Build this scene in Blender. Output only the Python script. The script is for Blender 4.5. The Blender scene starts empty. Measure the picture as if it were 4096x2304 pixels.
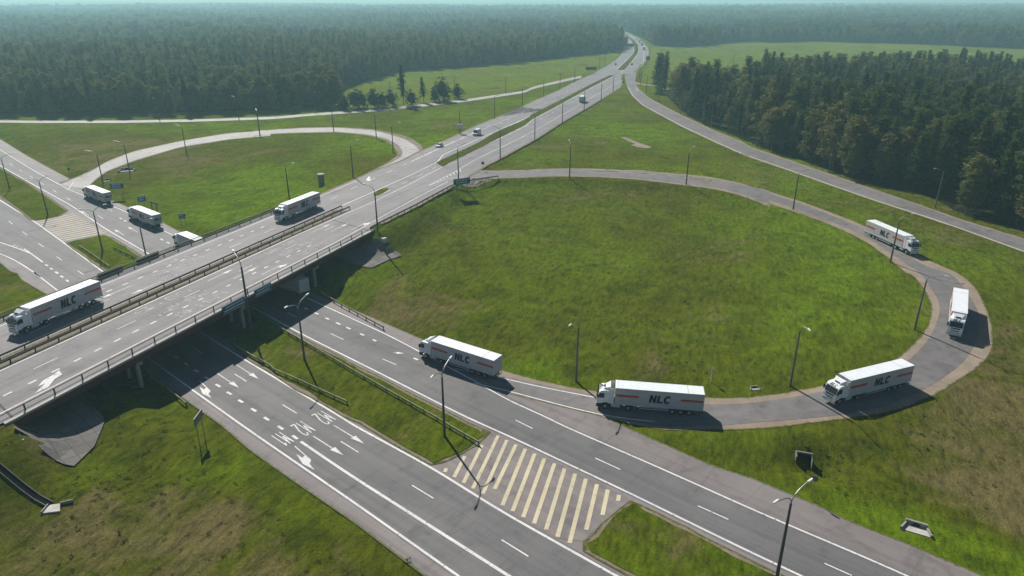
import bpy, bmesh, math, random
import numpy as np
from mathutils import Vector, Matrix
from mathutils.geometry import delaunay_2d_cdt

# ---------------------------------------------------------------- camera, sky, sun, exposure
scene = bpy.context.scene
COL = scene.collection
CAM_H = 60.0
FPX, PCX, PCY = 2768.0, 2048.0, 1152.0           # focal length and centre, in photo pixels
PITCH = math.atan(1148 / FPX)
cam_d = bpy.data.cameras.new("camera")
cam = bpy.data.objects.new("camera", cam_d); COL.objects.link(cam)
cam.location = (0, 0, CAM_H); cam.rotation_euler = (math.pi / 2 - PITCH, 0, 0)
cam_d.sensor_width = 36; cam_d.lens = 36 * FPX / 4096
cam_d.clip_start = 1; cam_d.clip_end = 60000
scene.camera = cam

SUN_EL, SUN_AZ = math.radians(39.5), math.radians(116.7)   # azimuth of the sun seen from the ground, from +X counterclockwise
world = bpy.data.worlds.new("World"); scene.world = world; world.use_nodes = True
wn = world.node_tree; wn.nodes.clear()
sky = wn.nodes.new("ShaderNodeTexSky"); sky.sky_type = 'NISHITA'; sky.sun_disc = False
sky.sun_elevation = SUN_EL; sky.sun_rotation = math.pi / 2 - SUN_AZ
sky.air_density = 0.8; sky.dust_density = 0.2; sky.ozone_density = 1.0
bg = wn.nodes.new("ShaderNodeBackground"); bg.inputs[1].default_value = 0.05
wo = wn.nodes.new("ShaderNodeOutputWorld")
wn.links.new(sky.outputs[0], bg.inputs[0]); wn.links.new(bg.outputs[0], wo.inputs[0])
sun_d = bpy.data.lights.new("sun", 'SUN'); sun_d.energy = 4.8; sun_d.angle = math.radians(0.5); sun_d.color = (1.0, 0.95, 0.88)
sun = bpy.data.objects.new("sun", sun_d); COL.objects.link(sun)
sdir = Vector((math.cos(SUN_EL) * math.cos(SUN_AZ), math.cos(SUN_EL) * math.sin(SUN_AZ), math.sin(SUN_EL)))
sun.rotation_euler = sdir.to_track_quat('Z', 'Y').to_euler(); sun.location = (0, 0, 200)
scene.view_settings.view_transform = 'Standard'; scene.view_settings.look = 'None'
scene.view_settings.exposure = 0.3; scene.view_settings.gamma = 1.0; scene.view_settings.use_curve_mapping = False
scene.cycles.volume_bounces = 0; scene.cycles.max_bounces = 6
HAZE_DENSITY = 0.0003

random.seed(5); rng = np.random.default_rng(7)

# ---------------------------------------------------------------- photo pixel -> direction
K = 1100 / 2571
ORG = dict(T0=(0, 0), T1=(1000, 0), T2=(2000, 0), T3=(2996, 0), M0=(0, 500), M1=(1000, 500), M2=(2000, 500), M3=(2996, 500),
           L0=(0, 1080), L1=(1000, 1080), L2=(2000, 1080), L3=(2996, 1080), B0=(0, 1684), B1=(1000, 1684), B2=(2000, 1684), B3=(2996, 1684))
def P(*a):
    """P('M0',x,y, 'M1',x,y, x,y ...) -> photo pixels; a block name stays in force until the next one"""
    out = []; o = None; i = 0
    while i < len(a):
        if isinstance(a[i], str): o = ORG[a[i]]; i += 1
        out.append((o[0] + a[i] * K, o[1] + a[i + 1] * K)); i += 2
    return out
CT, ST = math.cos(PITCH), math.sin(PITCH)
def rays(px):
    px = np.asarray(px, float)
    u = (px[:, 0] - PCX) / FPX; v = (PCY - px[:, 1]) / FPX
    return np.stack([u, CT + v * ST, -ST + v * CT], 1)
def flat(px, z):
    d = rays(px); t = (np.asarray(z, float) - CAM_H) / d[:, 2]
    q = d * t[:, None]; q[:, 2] += CAM_H
    return q

# ---------------------------------------------------------------- road heights and terrain height field
U = np.array([.368, .930]); U /= np.linalg.norm(U); NL = np.array([-U[1], U[0]])          # bridge road: along, to its left
O0 = np.array([-68.63, 82.13]); DECK = 7.0
PD = np.array([math.cos(math.radians(-39.7)), math.sin(math.radians(-39.7))]); PN = np.array([-PD[1], PD[0]])   # lower road: along, across
def dk(s, o, z=DECK): q = O0 + U * s + NL * o; return (q[0], q[1], z)
AX_OFF = 16.4
ABUT0, ABUT1 = 18.3, 104.3       # abutments, measured across the lower road

def resample(pts, step):
    pts = np.asarray(pts, float)
    seg = np.linalg.norm(np.diff(pts[:, :2], axis=0), axis=1); L = np.concatenate([[0], np.cumsum(seg)])
    n = max(2, int(L[-1] / step) + 1); t = np.linspace(0, L[-1], n)
    return np.stack([np.interp(t, L, pts[:, i]) for i in range(pts.shape[1])], 1)
def smooth(pts, it=2):
    pts = np.asarray(pts, float).copy()
    for _ in range(it):
        pts[1:-1] = .25 * pts[:-2] + .5 * pts[1:-1] + .25 * pts[2:]
    return pts
def cl(zs, px, w, step=3.0, pre=None, sm=4):
    q = flat(px, zs)
    if pre is not None: q = np.concatenate([np.asarray(pre, float), q])
    q = smooth(resample(q, step), sm)
    T = np.gradient(q, axis=0); n = np.linalg.norm(T[:, :2], axis=1); T = T / n[:, None]
    return dict(p=q, t=T, w=w)

mpx = P('M1', 1165, 640, 1750, 352, 'T1', 2300, 1265, 'T2', 500, 985, 800, 830, 1075, 680, 1190, 570, 1268, 480, 1248, 395, 1190, 345, 1130, 310, 1085, 286, 1040, 268)
RM = cl([7, 6.4, 5.4, 4.4, 4.0, 3.6, 3.4, 3.2, 3.0, 3.0, 3.0, 3.0, 3.0], mpx, 19.3, 3.0, pre=[dk(-150, AX_OFF), dk(-20, AX_OFF), dk(70, AX_OFF)])
Rnear = cl(0, P('B2', 1500, 2150, 265, 1270, 'B1', 1615, 665, 'L1', 370, 1305, 'L0', 2250, 1010, 1850, 755, 'M0', 750, 1382, 553, 1247, 385, 1127, 232, 1015, 100, 915, -250, 690), 13.5)
Rfar = cl(0, P('B3', 960, 1449, 'B2', 2135, 925, 1125, 458, 305, 75, 'L1', 1300, 862, 815, 625, 395, 421, 'M0', 940, 862, 640, 690, 395, 548, 195, 428, 95, 370, -250, 170), 13.0)
R1 = cl([6.5, 6.1, 5.4, 4.8, 4.2, 3.7, 3.2, 2.8, 2.4, 2.0, 1.6, 1.2, .8, .4, .2, .05, 0],
        P('M1', 2300, 460, 'M2', 650, 445, 1700, 512, 2400, 630, 'M3', 300, 710, 800, 890, 1200, 1090, 'L3', 1740, 60, 1950, 330, 1960, 560, 1830, 800, 1520, 1050, 1000, 1210, 400, 1310, 'L2', 2000, 1345, 1400, 1300, 600, 1150), 6.5)
R2 = cl([4.1, 4.1, 4.0, 3.9, 3.8, 3.7, 3.5, 3.3, 3.1, 2.9, 2.8],
        P('T2', 1215, 700, 1225, 780, 1270, 860, 1370, 955, 1700, 1130, 2000, 1270, 'M3', 0, 250, 500, 410, 1000, 595, 1700, 825, 2700, 1175), 6.0)
R3 = cl([0, 0, .2, .6, 1.2, 1.9, 2.6, 3.2, 3.6, 4.0, 4.4, 4.9, 5.3, 5.6, 5.9, 6.2, 6.4, 6.6],
        P('M0', 690, 660, 780, 570, 870, 500, 1000, 390, 1200, 305, 1500, 215, 1900, 135, 2300, 88, 'M1', 80, 75, 500, 48, 800, 43, 1100, 68, 1300, 108, 1440, 165, 1510, 225, 1490, 295, 1380, 360, 1200, 440), 6.0)
R4 = cl([2.5, 2.5, 2.6, 2.7, 2.8, 2.9, 3.0, 3.2, 3.4, 3.6, 3.9],
        P('T0', -300, 1135, 450, 1143, 1200, 1140, 1800, 1130, 2571, 1105, 'T1', 500, 1080, 1000, 1045, 1500, 1000, 2000, 945, 2571, 860, 'T2', 600, 755), 6.5)
OTHER = [Rnear, Rfar, R1, R2, R3, R4]
# other height controls: ditches, the mound by the near road, the far land
CTRL = np.array([(60, 75, -1.0), (80, 72, -1.2), (95, 80, -1.0), (-45, 60, -.3), (-20, 45, .4), (-60, 45, .6), (-5, 25, 0), (110, 110, -.8), (100, 60, -.5), (45, 52, -.3),
                 (160, 260, 3.2), (260, 240, 3), (250, 420, 4), (60, 500, 4), (400, 500, 4), (-300, 420, 3), (-200, 600, 4), (0, 700, 4), (150, 800, 4),
                 (-300, 250, .8), (-250, 150, .4), (-500, 300, 2), (400, 200, 2.5), (250, 150, 1.5), (200, 90, -.3), (-150, 60, .5), (-120, 20, 0.5), (60, 150, .9), (30, 130, .7), (60, 190, 1.8), (10, 170, 1.3), (20, 205, 2.2), (0, 195, 2.0), (55, 212, 2.2), (-15, 175, 2.0), (40, 170, 1.2)], float)
PITS = [(42.4, 81.4, 2.2, 3.4), (46.5, 81.5, .9, 4.5)]
_sub = [RM['p'][::8]] + [r['p'][::5] for r in OTHER] + [CTRL]
NAT = np.concatenate(_sub)
def near_road(r, q):
    p = r['p']
    d2 = (q[:, None, 0] - p[None, :, 0]) ** 2 + (q[:, None, 1] - p[None, :, 1]) ** 2
    i = d2.argmin(1); pi = p[i]; ti = r['t'][i]
    dx, dy = q[:, 0] - pi[:, 0], q[:, 1] - pi[:, 1]
    al = dx * ti[:, 0] + dy * ti[:, 1]; la = -dx * ti[:, 1] + dy * ti[:, 0]
    return pi[:, 2] + ti[:, 2] * np.clip(al, -6, 6), la, al, i
def smoothmax(a, b, k=.6): h = np.clip(.5 + .5 * (a - b) / k, 0, 1); return b * (1 - h) + a * h + k * h * (1 - h)
def _hash_noise(x, y):
    return (np.sin(x * .31 + 1.7 * np.sin(y * .17)) + np.sin(y * .37 + 1.3 * np.sin(x * .21)) + .6 * np.sin(x * .83 + y * .71) + .6 * np.sin(x * .77 - y * .93)) / 3.2
def _zf(q):
    w = 1 / (((q[:, None, 0] - NAT[None, :, 0]) ** 2 + (q[:, None, 1] - NAT[None, :, 1]) ** 2) + 150.) ** 1.3
    z = (w * NAT[None, :, 2]).sum(1) / w.sum(1)
    dmin = np.full(len(q), 1e9)
    hm, la, al, _ = near_road(RM, q)
    pp = q @ PN; inspan = (pp > ABUT0) & (pp < ABUT1) & (q @ PD > -200) & (q @ PD < -60)
    b = np.where(inspan, np.minimum(pp - ABUT0, ABUT1 - pp), 0.)
    lat = np.maximum(0, np.abs(la) - RM['w'])
    e = np.where(inspan, hm - 1.9 - np.hypot(lat * .62, b * np.where(pp < 60, .44, .62)), hm - lat * .55)
    c = np.where(inspan, 99., hm + np.maximum(0, lat) * .5)
    z = smoothmax(z, e); z = -smoothmax(-z, -c)
    dmin = np.minimum(dmin, np.where(inspan, 30, np.abs(la) - RM['w']))
    E = []; C = []
    for r in OTHER:
        h, la, al, _ = near_road(r, q); d = np.maximum(0, np.hypot(la, np.maximum(0, np.abs(al) - 4)) - r['w'])
        E.append(h - d * .5); C.append(h + d * (.55 if r['w'] > 10 else .45)); dmin = np.minimum(dmin, d)
    for e in E[2:]: z = smoothmax(z, e, .4)
    for e in E[:2]: z = np.maximum(z, e)
    for c in C[2:]: z = -smoothmax(-z, -c, .4)
    for c in C[:2]: z = np.minimum(z, c)
    # median between the two lower carriageways stays at road level
    far = np.clip((np.hypot(q[:, 0], q[:, 1]) - 1500) / 6000, 0, 1)
    z = z + far * (26 + 22 * np.sin(q[:, 0] * .0011 + 1) * np.sin(q[:, 1] * .0007 + .5)) * 1.1
    for (px_, py_, dep, rad) in PITS: z = z - dep * np.exp(-(((q[:, 0] - px_) ** 2 + (q[:, 1] - py_) ** 2) / rad ** 2) ** 1.5) * np.clip(dmin / 2, 0, 1)
    amp = np.clip(dmin / 8, 0, 1) * .22
    return z + amp * _hash_noise(q[:, 0], q[:, 1])
def zexact(q):
    q = np.asarray(q, float)[:, :2]; out = np.empty(len(q))
    for i in range(0, len(q), 6000): out[i:i + 6000] = _zf(q[i:i + 6000])
    return out
GX0, GY0, GS, GNX, GNY = -330., 20., 2.0, 336, 271
_gx = GX0 + GS * np.arange(GNX); _gy = GY0 + GS * np.arange(GNY)
_X, _Y = np.meshgrid(_gx, _gy)
GRID = zexact(np.stack([_X.ravel(), _Y.ravel()], 1)).reshape(GNY, GNX)
def zg(q):
    """ground height at points"""
    q = np.asarray(q, float); fx = (q[:, 0] - GX0) / GS; fy = (q[:, 1] - GY0) / GS
    ins = (fx >= 0) & (fy >= 0) & (fx < GNX - 1) & (fy < GNY - 1)
    out = np.empty(len(q))
    if ins.any():
        a, b = fx[ins], fy[ins]; i = a.astype(int); j = b.astype(int); u = a - i; v = b - j
        out[ins] = GRID[j, i] * (1 - u) * (1 - v) + GRID[j, i + 1] * u * (1 - v) + GRID[j + 1, i] * (1 - u) * v + GRID[j + 1, i + 1] * u * v
    if (~ins).any(): out[~ins] = zexact(q[~ins])
    return out
def zm(q):
    """highway surface height (bridge deck included)"""
    q = np.asarray(q, float); out = np.empty(len(q))
    for i in range(0, len(q), 6000): out[i:i + 6000] = near_road(RM, q[i:i + 6000])[0]
    return out
def at(px, surf='g'):
    """where the sight line through a photo pixel meets the ground ('g') or the highway ('m')"""
    px = np.asarray(px, float).reshape(-1, 2); d = rays(px)
    if surf == 'm':
        q = flat(px, np.full(len(px), 5.0))
        for _ in range(25):
            q = flat(px, .5 * q[:, 2] + .5 * zm(q))
        return q
    zs = np.linspace(13, -4, 90); n = len(px)
    T = (zs[None, :] - CAM_H) / d[:, 2:3]
    Q = d[:, None, :] * T[..., None]; Q[..., 2] += CAM_H
    zz = zg(Q.reshape(-1, 3)).reshape(n, -1); diff = Q[..., 2] - zz
    res = np.empty((n, 3))
    for k in range(n):
        s = np.where(diff[k] < 0)[0]; i = s[0] if len(s) else len(zs) - 1
        i = max(i, 1); a, b = diff[k, i - 1], diff[k, i]; t = a / (a - b) if a != b else 0
        res[k] = Q[k, i - 1] * (1 - t) + Q[k, i] * t
    return res
SURF = dict(g=zg, m=zm)

# ---------------------------------------------------------------- materials
def mat(name, color, rough=.8, metal=0., spec=.3, emis=None):
    m = bpy.data.materials.new(name); m.use_nodes = True; b = m.node_tree.nodes["Principled BSDF"]
    b.inputs["Base Color"].default_value = (*color, 1); b.inputs["Roughness"].default_value = rough
    b.inputs["Metallic"].default_value = metal; b.inputs["Specular IOR Level"].default_value = spec
    return m
class NT:
    def __init__(s, m): s.t = m.node_tree; s.b = s.t.nodes["Principled BSDF"]
    def n(s, typ, **kw):
        x = s.t.nodes.new(typ)
        for k, v in kw.items(): setattr(x, k, v)
        return x
    def l(s, a, b): s.t.links.new(a, b)
    def noise(s, scale, detail=4, rough=.6, vec=None, dist=0):
        x = s.n("ShaderNodeTexNoise"); x.inputs["Scale"].default_value = scale; x.inputs["Detail"].default_value = detail
        x.inputs["Roughness"].default_value = rough; x.inputs["Distortion"].default_value = dist
        if vec is not None: s.l(vec, x.inputs["Vector"])
        return x.outputs["Fac"]
    def ramp(s, fac, stops):
        r = s.n("ShaderNodeValToRGB"); e = r.color_ramp.elements
        while len(e) < len(stops): e.new(.5)
        for k, (p, c) in enumerate(stops):
            e[k].position = p; e[k].color = (*c, 1) if len(c) == 3 else c
        s.l(fac, r.inputs[0]); return r.outputs[0]
    def mix(s, fac, a, b, typ='MIX'):
        x = s.n("ShaderNodeMix", data_type='RGBA', blend_type=typ)
        for sock, v in ((0, fac), (6, a), (7, b)):
            if hasattr(v, 'is_output'): s.l(v, x.inputs[sock])
            elif isinstance(v, (int, float)): x.inputs[sock].default_value = v
            else: x.inputs[sock].default_value = (*v, 1)
        return x.outputs[2]
    def pos(s, scale=(1, 1, 1), rot=0.):
        g = s.n("ShaderNodeNewGeometry"); r = s.n("ShaderNodeMapping"); r.inputs["Rotation"].default_value = (0, 0, rot); s.l(g.outputs["Position"], r.inputs["Vector"])
        mp = s.n("ShaderNodeMapping"); mp.inputs["Scale"].default_value = scale; s.l(r.outputs[0], mp.inputs["Vector"]); return mp.outputs[0]
    def bump(s, h, strength=.5, dist=.1):
        x = s.n("ShaderNodeBump"); x.inputs["Strength"].default_value = strength; x.inputs["Distance"].default_value = dist
        s.l(h, x.inputs["Height"]); s.l(x.outputs[0], s.b.inputs["Normal"])
BW = lambda a, b: [(a, (0, 0, 0)), (b, (1, 1, 1))]
def grass_mat(name, dark, mid, bright, dry, dry_amt=.55):
    m = mat(name, mid, 1.0, spec=.0); n = NT(m); p = n.pos(); ps = n.pos((1, .35, 1), .35)
    big = n.noise(.018, 5, .6, p); med = n.noise(.14, 9, .72, p, .3); fine = n.noise(1.1, 6, .7, ps); tiny = n.noise(3.2, 8, .85, p)
    cv = n.n("ShaderNodeAttribute"); cv.attribute_name = "cover"
    def madd(a, k, b):
        x = n.n("ShaderNodeMath", operation='MULTIPLY_ADD'); n.l(a, x.inputs[0]); x.inputs[1].default_value = k; n.l(b, x.inputs[2]); return x.outputs[0]
    big = madd(cv.outputs["Fac"], -.30, big)
    c = n.mix(n.ramp(big, BW(.40, .66)), mid, bright)
    c = n.mix(n.ramp(med, [(.36, (.6, .6, .6)), (.54, (0, 0, 0))]), c, dark)
    patch = madd(cv.outputs["Fac"], .26, n.noise(.05, 8, .75, n.pos((1, .7, 1), 1.1), .8))
    c = n.mix(n.ramp(patch, [(dry_amt, (0, 0, 0)), (dry_amt + .13, (.9, .9, .9))]), c, dry)
    v = n.ramp(fine, [(.32, (.52, .55, .50)), (.50, (1, 1, 1)), (.68, (1.42, 1.38, 1.25))]); c = n.mix(1, c, v, 'MULTIPLY')
    v2 = n.ramp(tiny, [(.32, (.36, .40, .34)), (.50, (1.05, 1.05, 1.05)), (.66, (1.75, 1.65, 1.4))]); c = n.mix(.8, c, v2, 'MULTIPLY')
    n.l(c, n.b.inputs["Base Color"])
    h = n.mix(.5, fine, tiny); n.bump(h, .9, .5)
    return m
G_GRASS = grass_mat("grass", (.040, .056, .007), (.086, .100, .008), (.112, .175, .007), (.150, .125, .052), .55)
G_FIELD = grass_mat("meadow", (.085, .11, .012), (.118, .150, .015), (.135, .190, .012), (.165, .150, .055), .53)
G_MEDIAN = grass_mat("median_grass", (.05, .05, .012), (.075, .075, .016), (.085, .125, .012), (.10, .085, .035), .5)
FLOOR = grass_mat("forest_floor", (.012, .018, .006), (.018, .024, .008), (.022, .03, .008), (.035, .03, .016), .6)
def asphalt(name, c0, c1, rot=None, rough=.75):
    """rot turns the road's direction onto x: wheel tracks, seams and patches run along it"""
    m = mat(name, c0, rough, spec=.3); n = NT(m); p = n.pos()
    big = n.noise(.06, 5, .6, p, .4); fine = n.noise(9, 4, .8, p); pat = n.noise(.22, 6, .7, p, .5)
    c = n.mix(n.ramp(big, BW(.36, .64)), c0, c1)
    st = n.noise(.75, 3, .6, n.pos((.02, 1, 1), rot)) if rot is not None else n.noise(.5, 4, .6, p)
    c = n.mix(1, c, n.ramp(st, [(.34, (.82, .82, .83)), (.52, (1, 1, 1)), (.68, (1.10, 1.10, 1.09))]), 'MULTIPLY')
    c = n.mix(1, c, n.ramp(fine, [(.25, (.80, .80, .80)), (.75, (1.18, 1.18, 1.18))]), 'MULTIPLY')
    c = n.mix(1, c, n.ramp(pat, [(.36, (.80, .80, .80)), (.46, (1, 1, 1)), (.66, (1.06, 1.06, 1.05))]), 'MULTIPLY')
    if rot is not None:
        cr = n.noise(.11, 3, .6, n.pos((1, .06, 1), rot)); c = n.mix(1, c, n.ramp(cr, [(.494, (1, 1, 1)), (.5, (.84, .84, .84)), (.506, (1, 1, 1))]), 'MULTIPLY')
        oil = n.noise(1.6, 5, .7, n.pos((.35, 1, 1), rot)); c = n.mix(1, c, n.ramp(oil, [(.28, (.84, .84, .84)), (.38, (1, 1, 1))]), 'MULTIPLY')
    n.l(c, n.b.inputs["Base Color"]); n.bump(fine, .15, .01)
    return m
RP_, RM_ = math.radians(39.7), math.radians(-68.4)
A_LOW = asphalt("asphalt_lower", (.132, .128, .128), (.160, .154, .153), RP_)
A_HWY = asphalt("asphalt_highway", (.185, .172, .174), (.225, .211, .213), RM_)
A_RAMP = asphalt("asphalt_ramp", (.150, .140, .138), (.190, .176, .172))
A_PALE = asphalt("asphalt_pale", (.32, .30, .285), (.38, .36, .34))
A_XING = asphalt("asphalt_crossover", (.20, .175, .168), (.235, .208, .20), RP_)
A_PINK = asphalt("asphalt_shoulder", (.195, .172, .165), (.235, .208, .20), RP_)
def edge_mix(n, c, lo=.15, hi=.75):
    """grass creeping over the outer rim, by the distance to the edge stored on the sheet"""
    a = n.n("ShaderNodeAttribute"); a.attribute_name = "edge"; f = n.noise(1.4, 6, .75, n.pos()); g = n.noise(4.0, 4, .7, n.pos())
    mth = n.n("ShaderNodeMath", operation='MULTIPLY_ADD'); n.l(f, mth.inputs[0]); mth.inputs[1].default_value = -1.5; n.l(a.outputs["Fac"], mth.inputs[2])
    k = n.n("ShaderNodeMapRange"); k.inputs["From Min"].default_value = -.62; k.inputs["From Max"].default_value = -.30; n.l(mth.outputs[0], k.inputs["Value"])
    gc = n.mix(n.ramp(g, BW(.35, .65)), (.055, .070, .010), (.125, .125, .03))
    return n.mix(k.outputs["Result"], gc, c)
def sand_mat(name, c0, c1):
    m = mat(name, c0, .95, spec=.1); n = NT(m); p = n.pos()
    a = n.noise(.25, 5, .7, p); f = n.noise(5, 5, .8, p)
    c = n.mix(n.ramp(a, BW(.35, .65)), c0, c1); v = n.ramp(f, [(.25, (.7, .7, .7)), (.75, (1.25, 1.25, 1.25))]); c = n.mix(1, c, v, 'MULTIPLY')
    c = edge_mix(n, c); n.l(c, n.b.inputs["Base Color"]); n.bump(f, .5, .05); return m
_n = NT(A_PINK); _l = _n.b.inputs['Base Color'].links[0].from_socket; _n.l(edge_mix(_n, _l), _n.b.inputs['Base Color'])
SAND = sand_mat("gravel_shoulder", (.25, .20, .15), (.33, .27, .205))
DIRT_SHADE = sand_mat("soil_painted_shade", (.045, .038, .03), (.07, .06, .048)); DIRT = sand_mat("dirt", (.20, .165, .13), (.27, .22, .18))  # the first is dark soil with the bridge's shade put into its colour
def worn(name, col, thr=.36, under=(.17, .16, .155)):
    m = mat(name, col, .7); n = NT(m); p = n.pos()
    f = n.noise(2.2, 6, .8, p); g = n.noise(.2, 3, .6, p)
    c = n.mix(n.ramp(f, [(thr, (0, 0, 0)), (thr + .08, (1, 1, 1))]), under, col)
    v = n.ramp(g, [(.3, (.82, .82, .82)), (.7, (1.05, 1.05, 1.05))]); c = n.mix(1, c, v, 'MULTIPLY')
    n.l(c, n.b.inputs["Base Color"]); return m
PAINT = worn("road_paint_white", (.72, .71, .69)); PAINT_Y = worn("road_paint_cream", (.60, .53, .35), .34); PAINT_OLD = worn("road_paint_worn", (.55, .54, .53), .44, (.2, .19, .19))
def concrete(name, c, scale=1.): 
    m = mat(name, c, .9, spec=.2); n = NT(m); p = n.pos((scale, scale, scale))
    a = n.noise(.5, 6, .7, p); f = n.noise(6, 4, .8, p)
    v = n.ramp(a, [(.3, (.72, .72, .70)), (.7, (1.15, 1.14, 1.12))]); cc = n.mix(1, c, v, 'MULTIPLY')
    v = n.ramp(f, [(.3, (.85, .85, .85)), (.7, (1.1, 1.1, 1.1))]); cc = n.mix(1, cc, v, 'MULTIPLY')
    n.l(cc, n.b.inputs["Base Color"]); n.bump(f, .2, .02); return m
CONC = concrete("concrete", (.33, .31, .28)); CONC_D = concrete("concrete_dark", (.22, .21, .20)); CONC_W = concrete("concrete_pale", (.5, .49, .46))
def tiles_mat():
    m = mat("slope_paving", (.2, .18, .17), .9, spec=.2); n = NT(m)
    br = n.n("ShaderNodeTexBrick"); br.offset = 0; br.inputs["Scale"].default_value = 1
    br.inputs["Brick Width"].default_value = 1.9; br.inputs["Row Height"].default_value = 1.9; br.inputs["Mortar Size"].default_value = .06
    br.inputs["Color1"].default_value = (.205, .186, .175, 1); br.inputs["Color2"].default_value = (.15, .14, .132, 1); br.inputs["Mortar"].default_value = (.10, .10, .08, 1)
    n.l(n.pos((1, 1, 1), math.radians(39.7)), br.inputs["Vector"])
    f = n.noise(3, 5, .8, n.pos()); v = n.ramp(f, [(.3, (.75, .75, .75)), (.7, (1.2, 1.2, 1.2))])
    n.l(n.mix(1, br.outputs[0], v, 'MULTIPLY'), n.b.inputs["Base Color"]); return m
TILES = tiles_mat()
GIRDER = concrete("girder_paint", (.10, .035, .040)); STEEL = mat("galvanised_steel", (.30, .30, .28), .5, .5); RAIL_D = concrete("guardrail_weathered", (.10, .095, .085)); RAIL_L = concrete("guardrail_pale", (.36, .35, .25))
POLE = concrete("pole_grey", (.10, .10, .10)); POLE_L = concrete("pole_pale", (.17, .16, .15)); LUM = mat("luminaire_white", (.8, .8, .78), .4)
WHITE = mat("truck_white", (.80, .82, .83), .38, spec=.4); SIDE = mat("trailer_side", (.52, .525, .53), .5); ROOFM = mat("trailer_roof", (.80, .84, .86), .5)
def dirty(m, amt=.16):
    n = NT(m); c = tuple(n.b.inputs["Base Color"].default_value)[:3]; tc = n.n("ShaderNodeTexCoord"); mp = n.n("ShaderNodeMapping"); mp.inputs["Scale"].default_value = (.5, .5, 2)
    n.l(tc.outputs["Object"], mp.inputs[0]); a = n.noise(1.3, 6, .7, mp.outputs[0]); v = n.ramp(a, [(.3, (1 - amt,) * 3), (.7, (1.04,) * 3)])
    n.l(n.mix(1, c, v, 'MULTIPLY'), n.b.inputs["Base Color"])
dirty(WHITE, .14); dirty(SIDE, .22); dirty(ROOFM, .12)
GLASS = mat("dark_glass", (.012, .016, .018), .08, spec=.6); BLACK = mat("black_plastic", (.018, .018, .02), .6); TYRE = mat("tyre_rubber", (.02, .02, .02), .9); RIM = mat("rim_silver", (.45, .45, .45), .4, .6)
RED = mat("stripe_red", (.60, .020, .008), .5); INK = mat("lettering_black", (.008, .008, .010), .5); ORANGE = mat("label_orange", (.75, .35, .02), .6); INKB = mat("small_print_blue", (.10, .25, .38), .6)
LAMPW = mat("headlight", (.75, .76, .74), .2); TAILR = mat("tail_light", (.4, .02, .01), .3); PALE = mat("pale_grey_paint", (.5, .52, .52), .5)
BLUE = mat("sign_blue", (.012, .10, .20), .5); SIGNW = mat("sign_white", (.6, .66, .68), .5); SIGNB = mat("sign_back", (.12, .13, .13), .5); BROWN = mat("sign_brown", (.08, .06, .04), .7)
SEAM = mat("panel_seam", (.33, .34, .34), .6)

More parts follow.
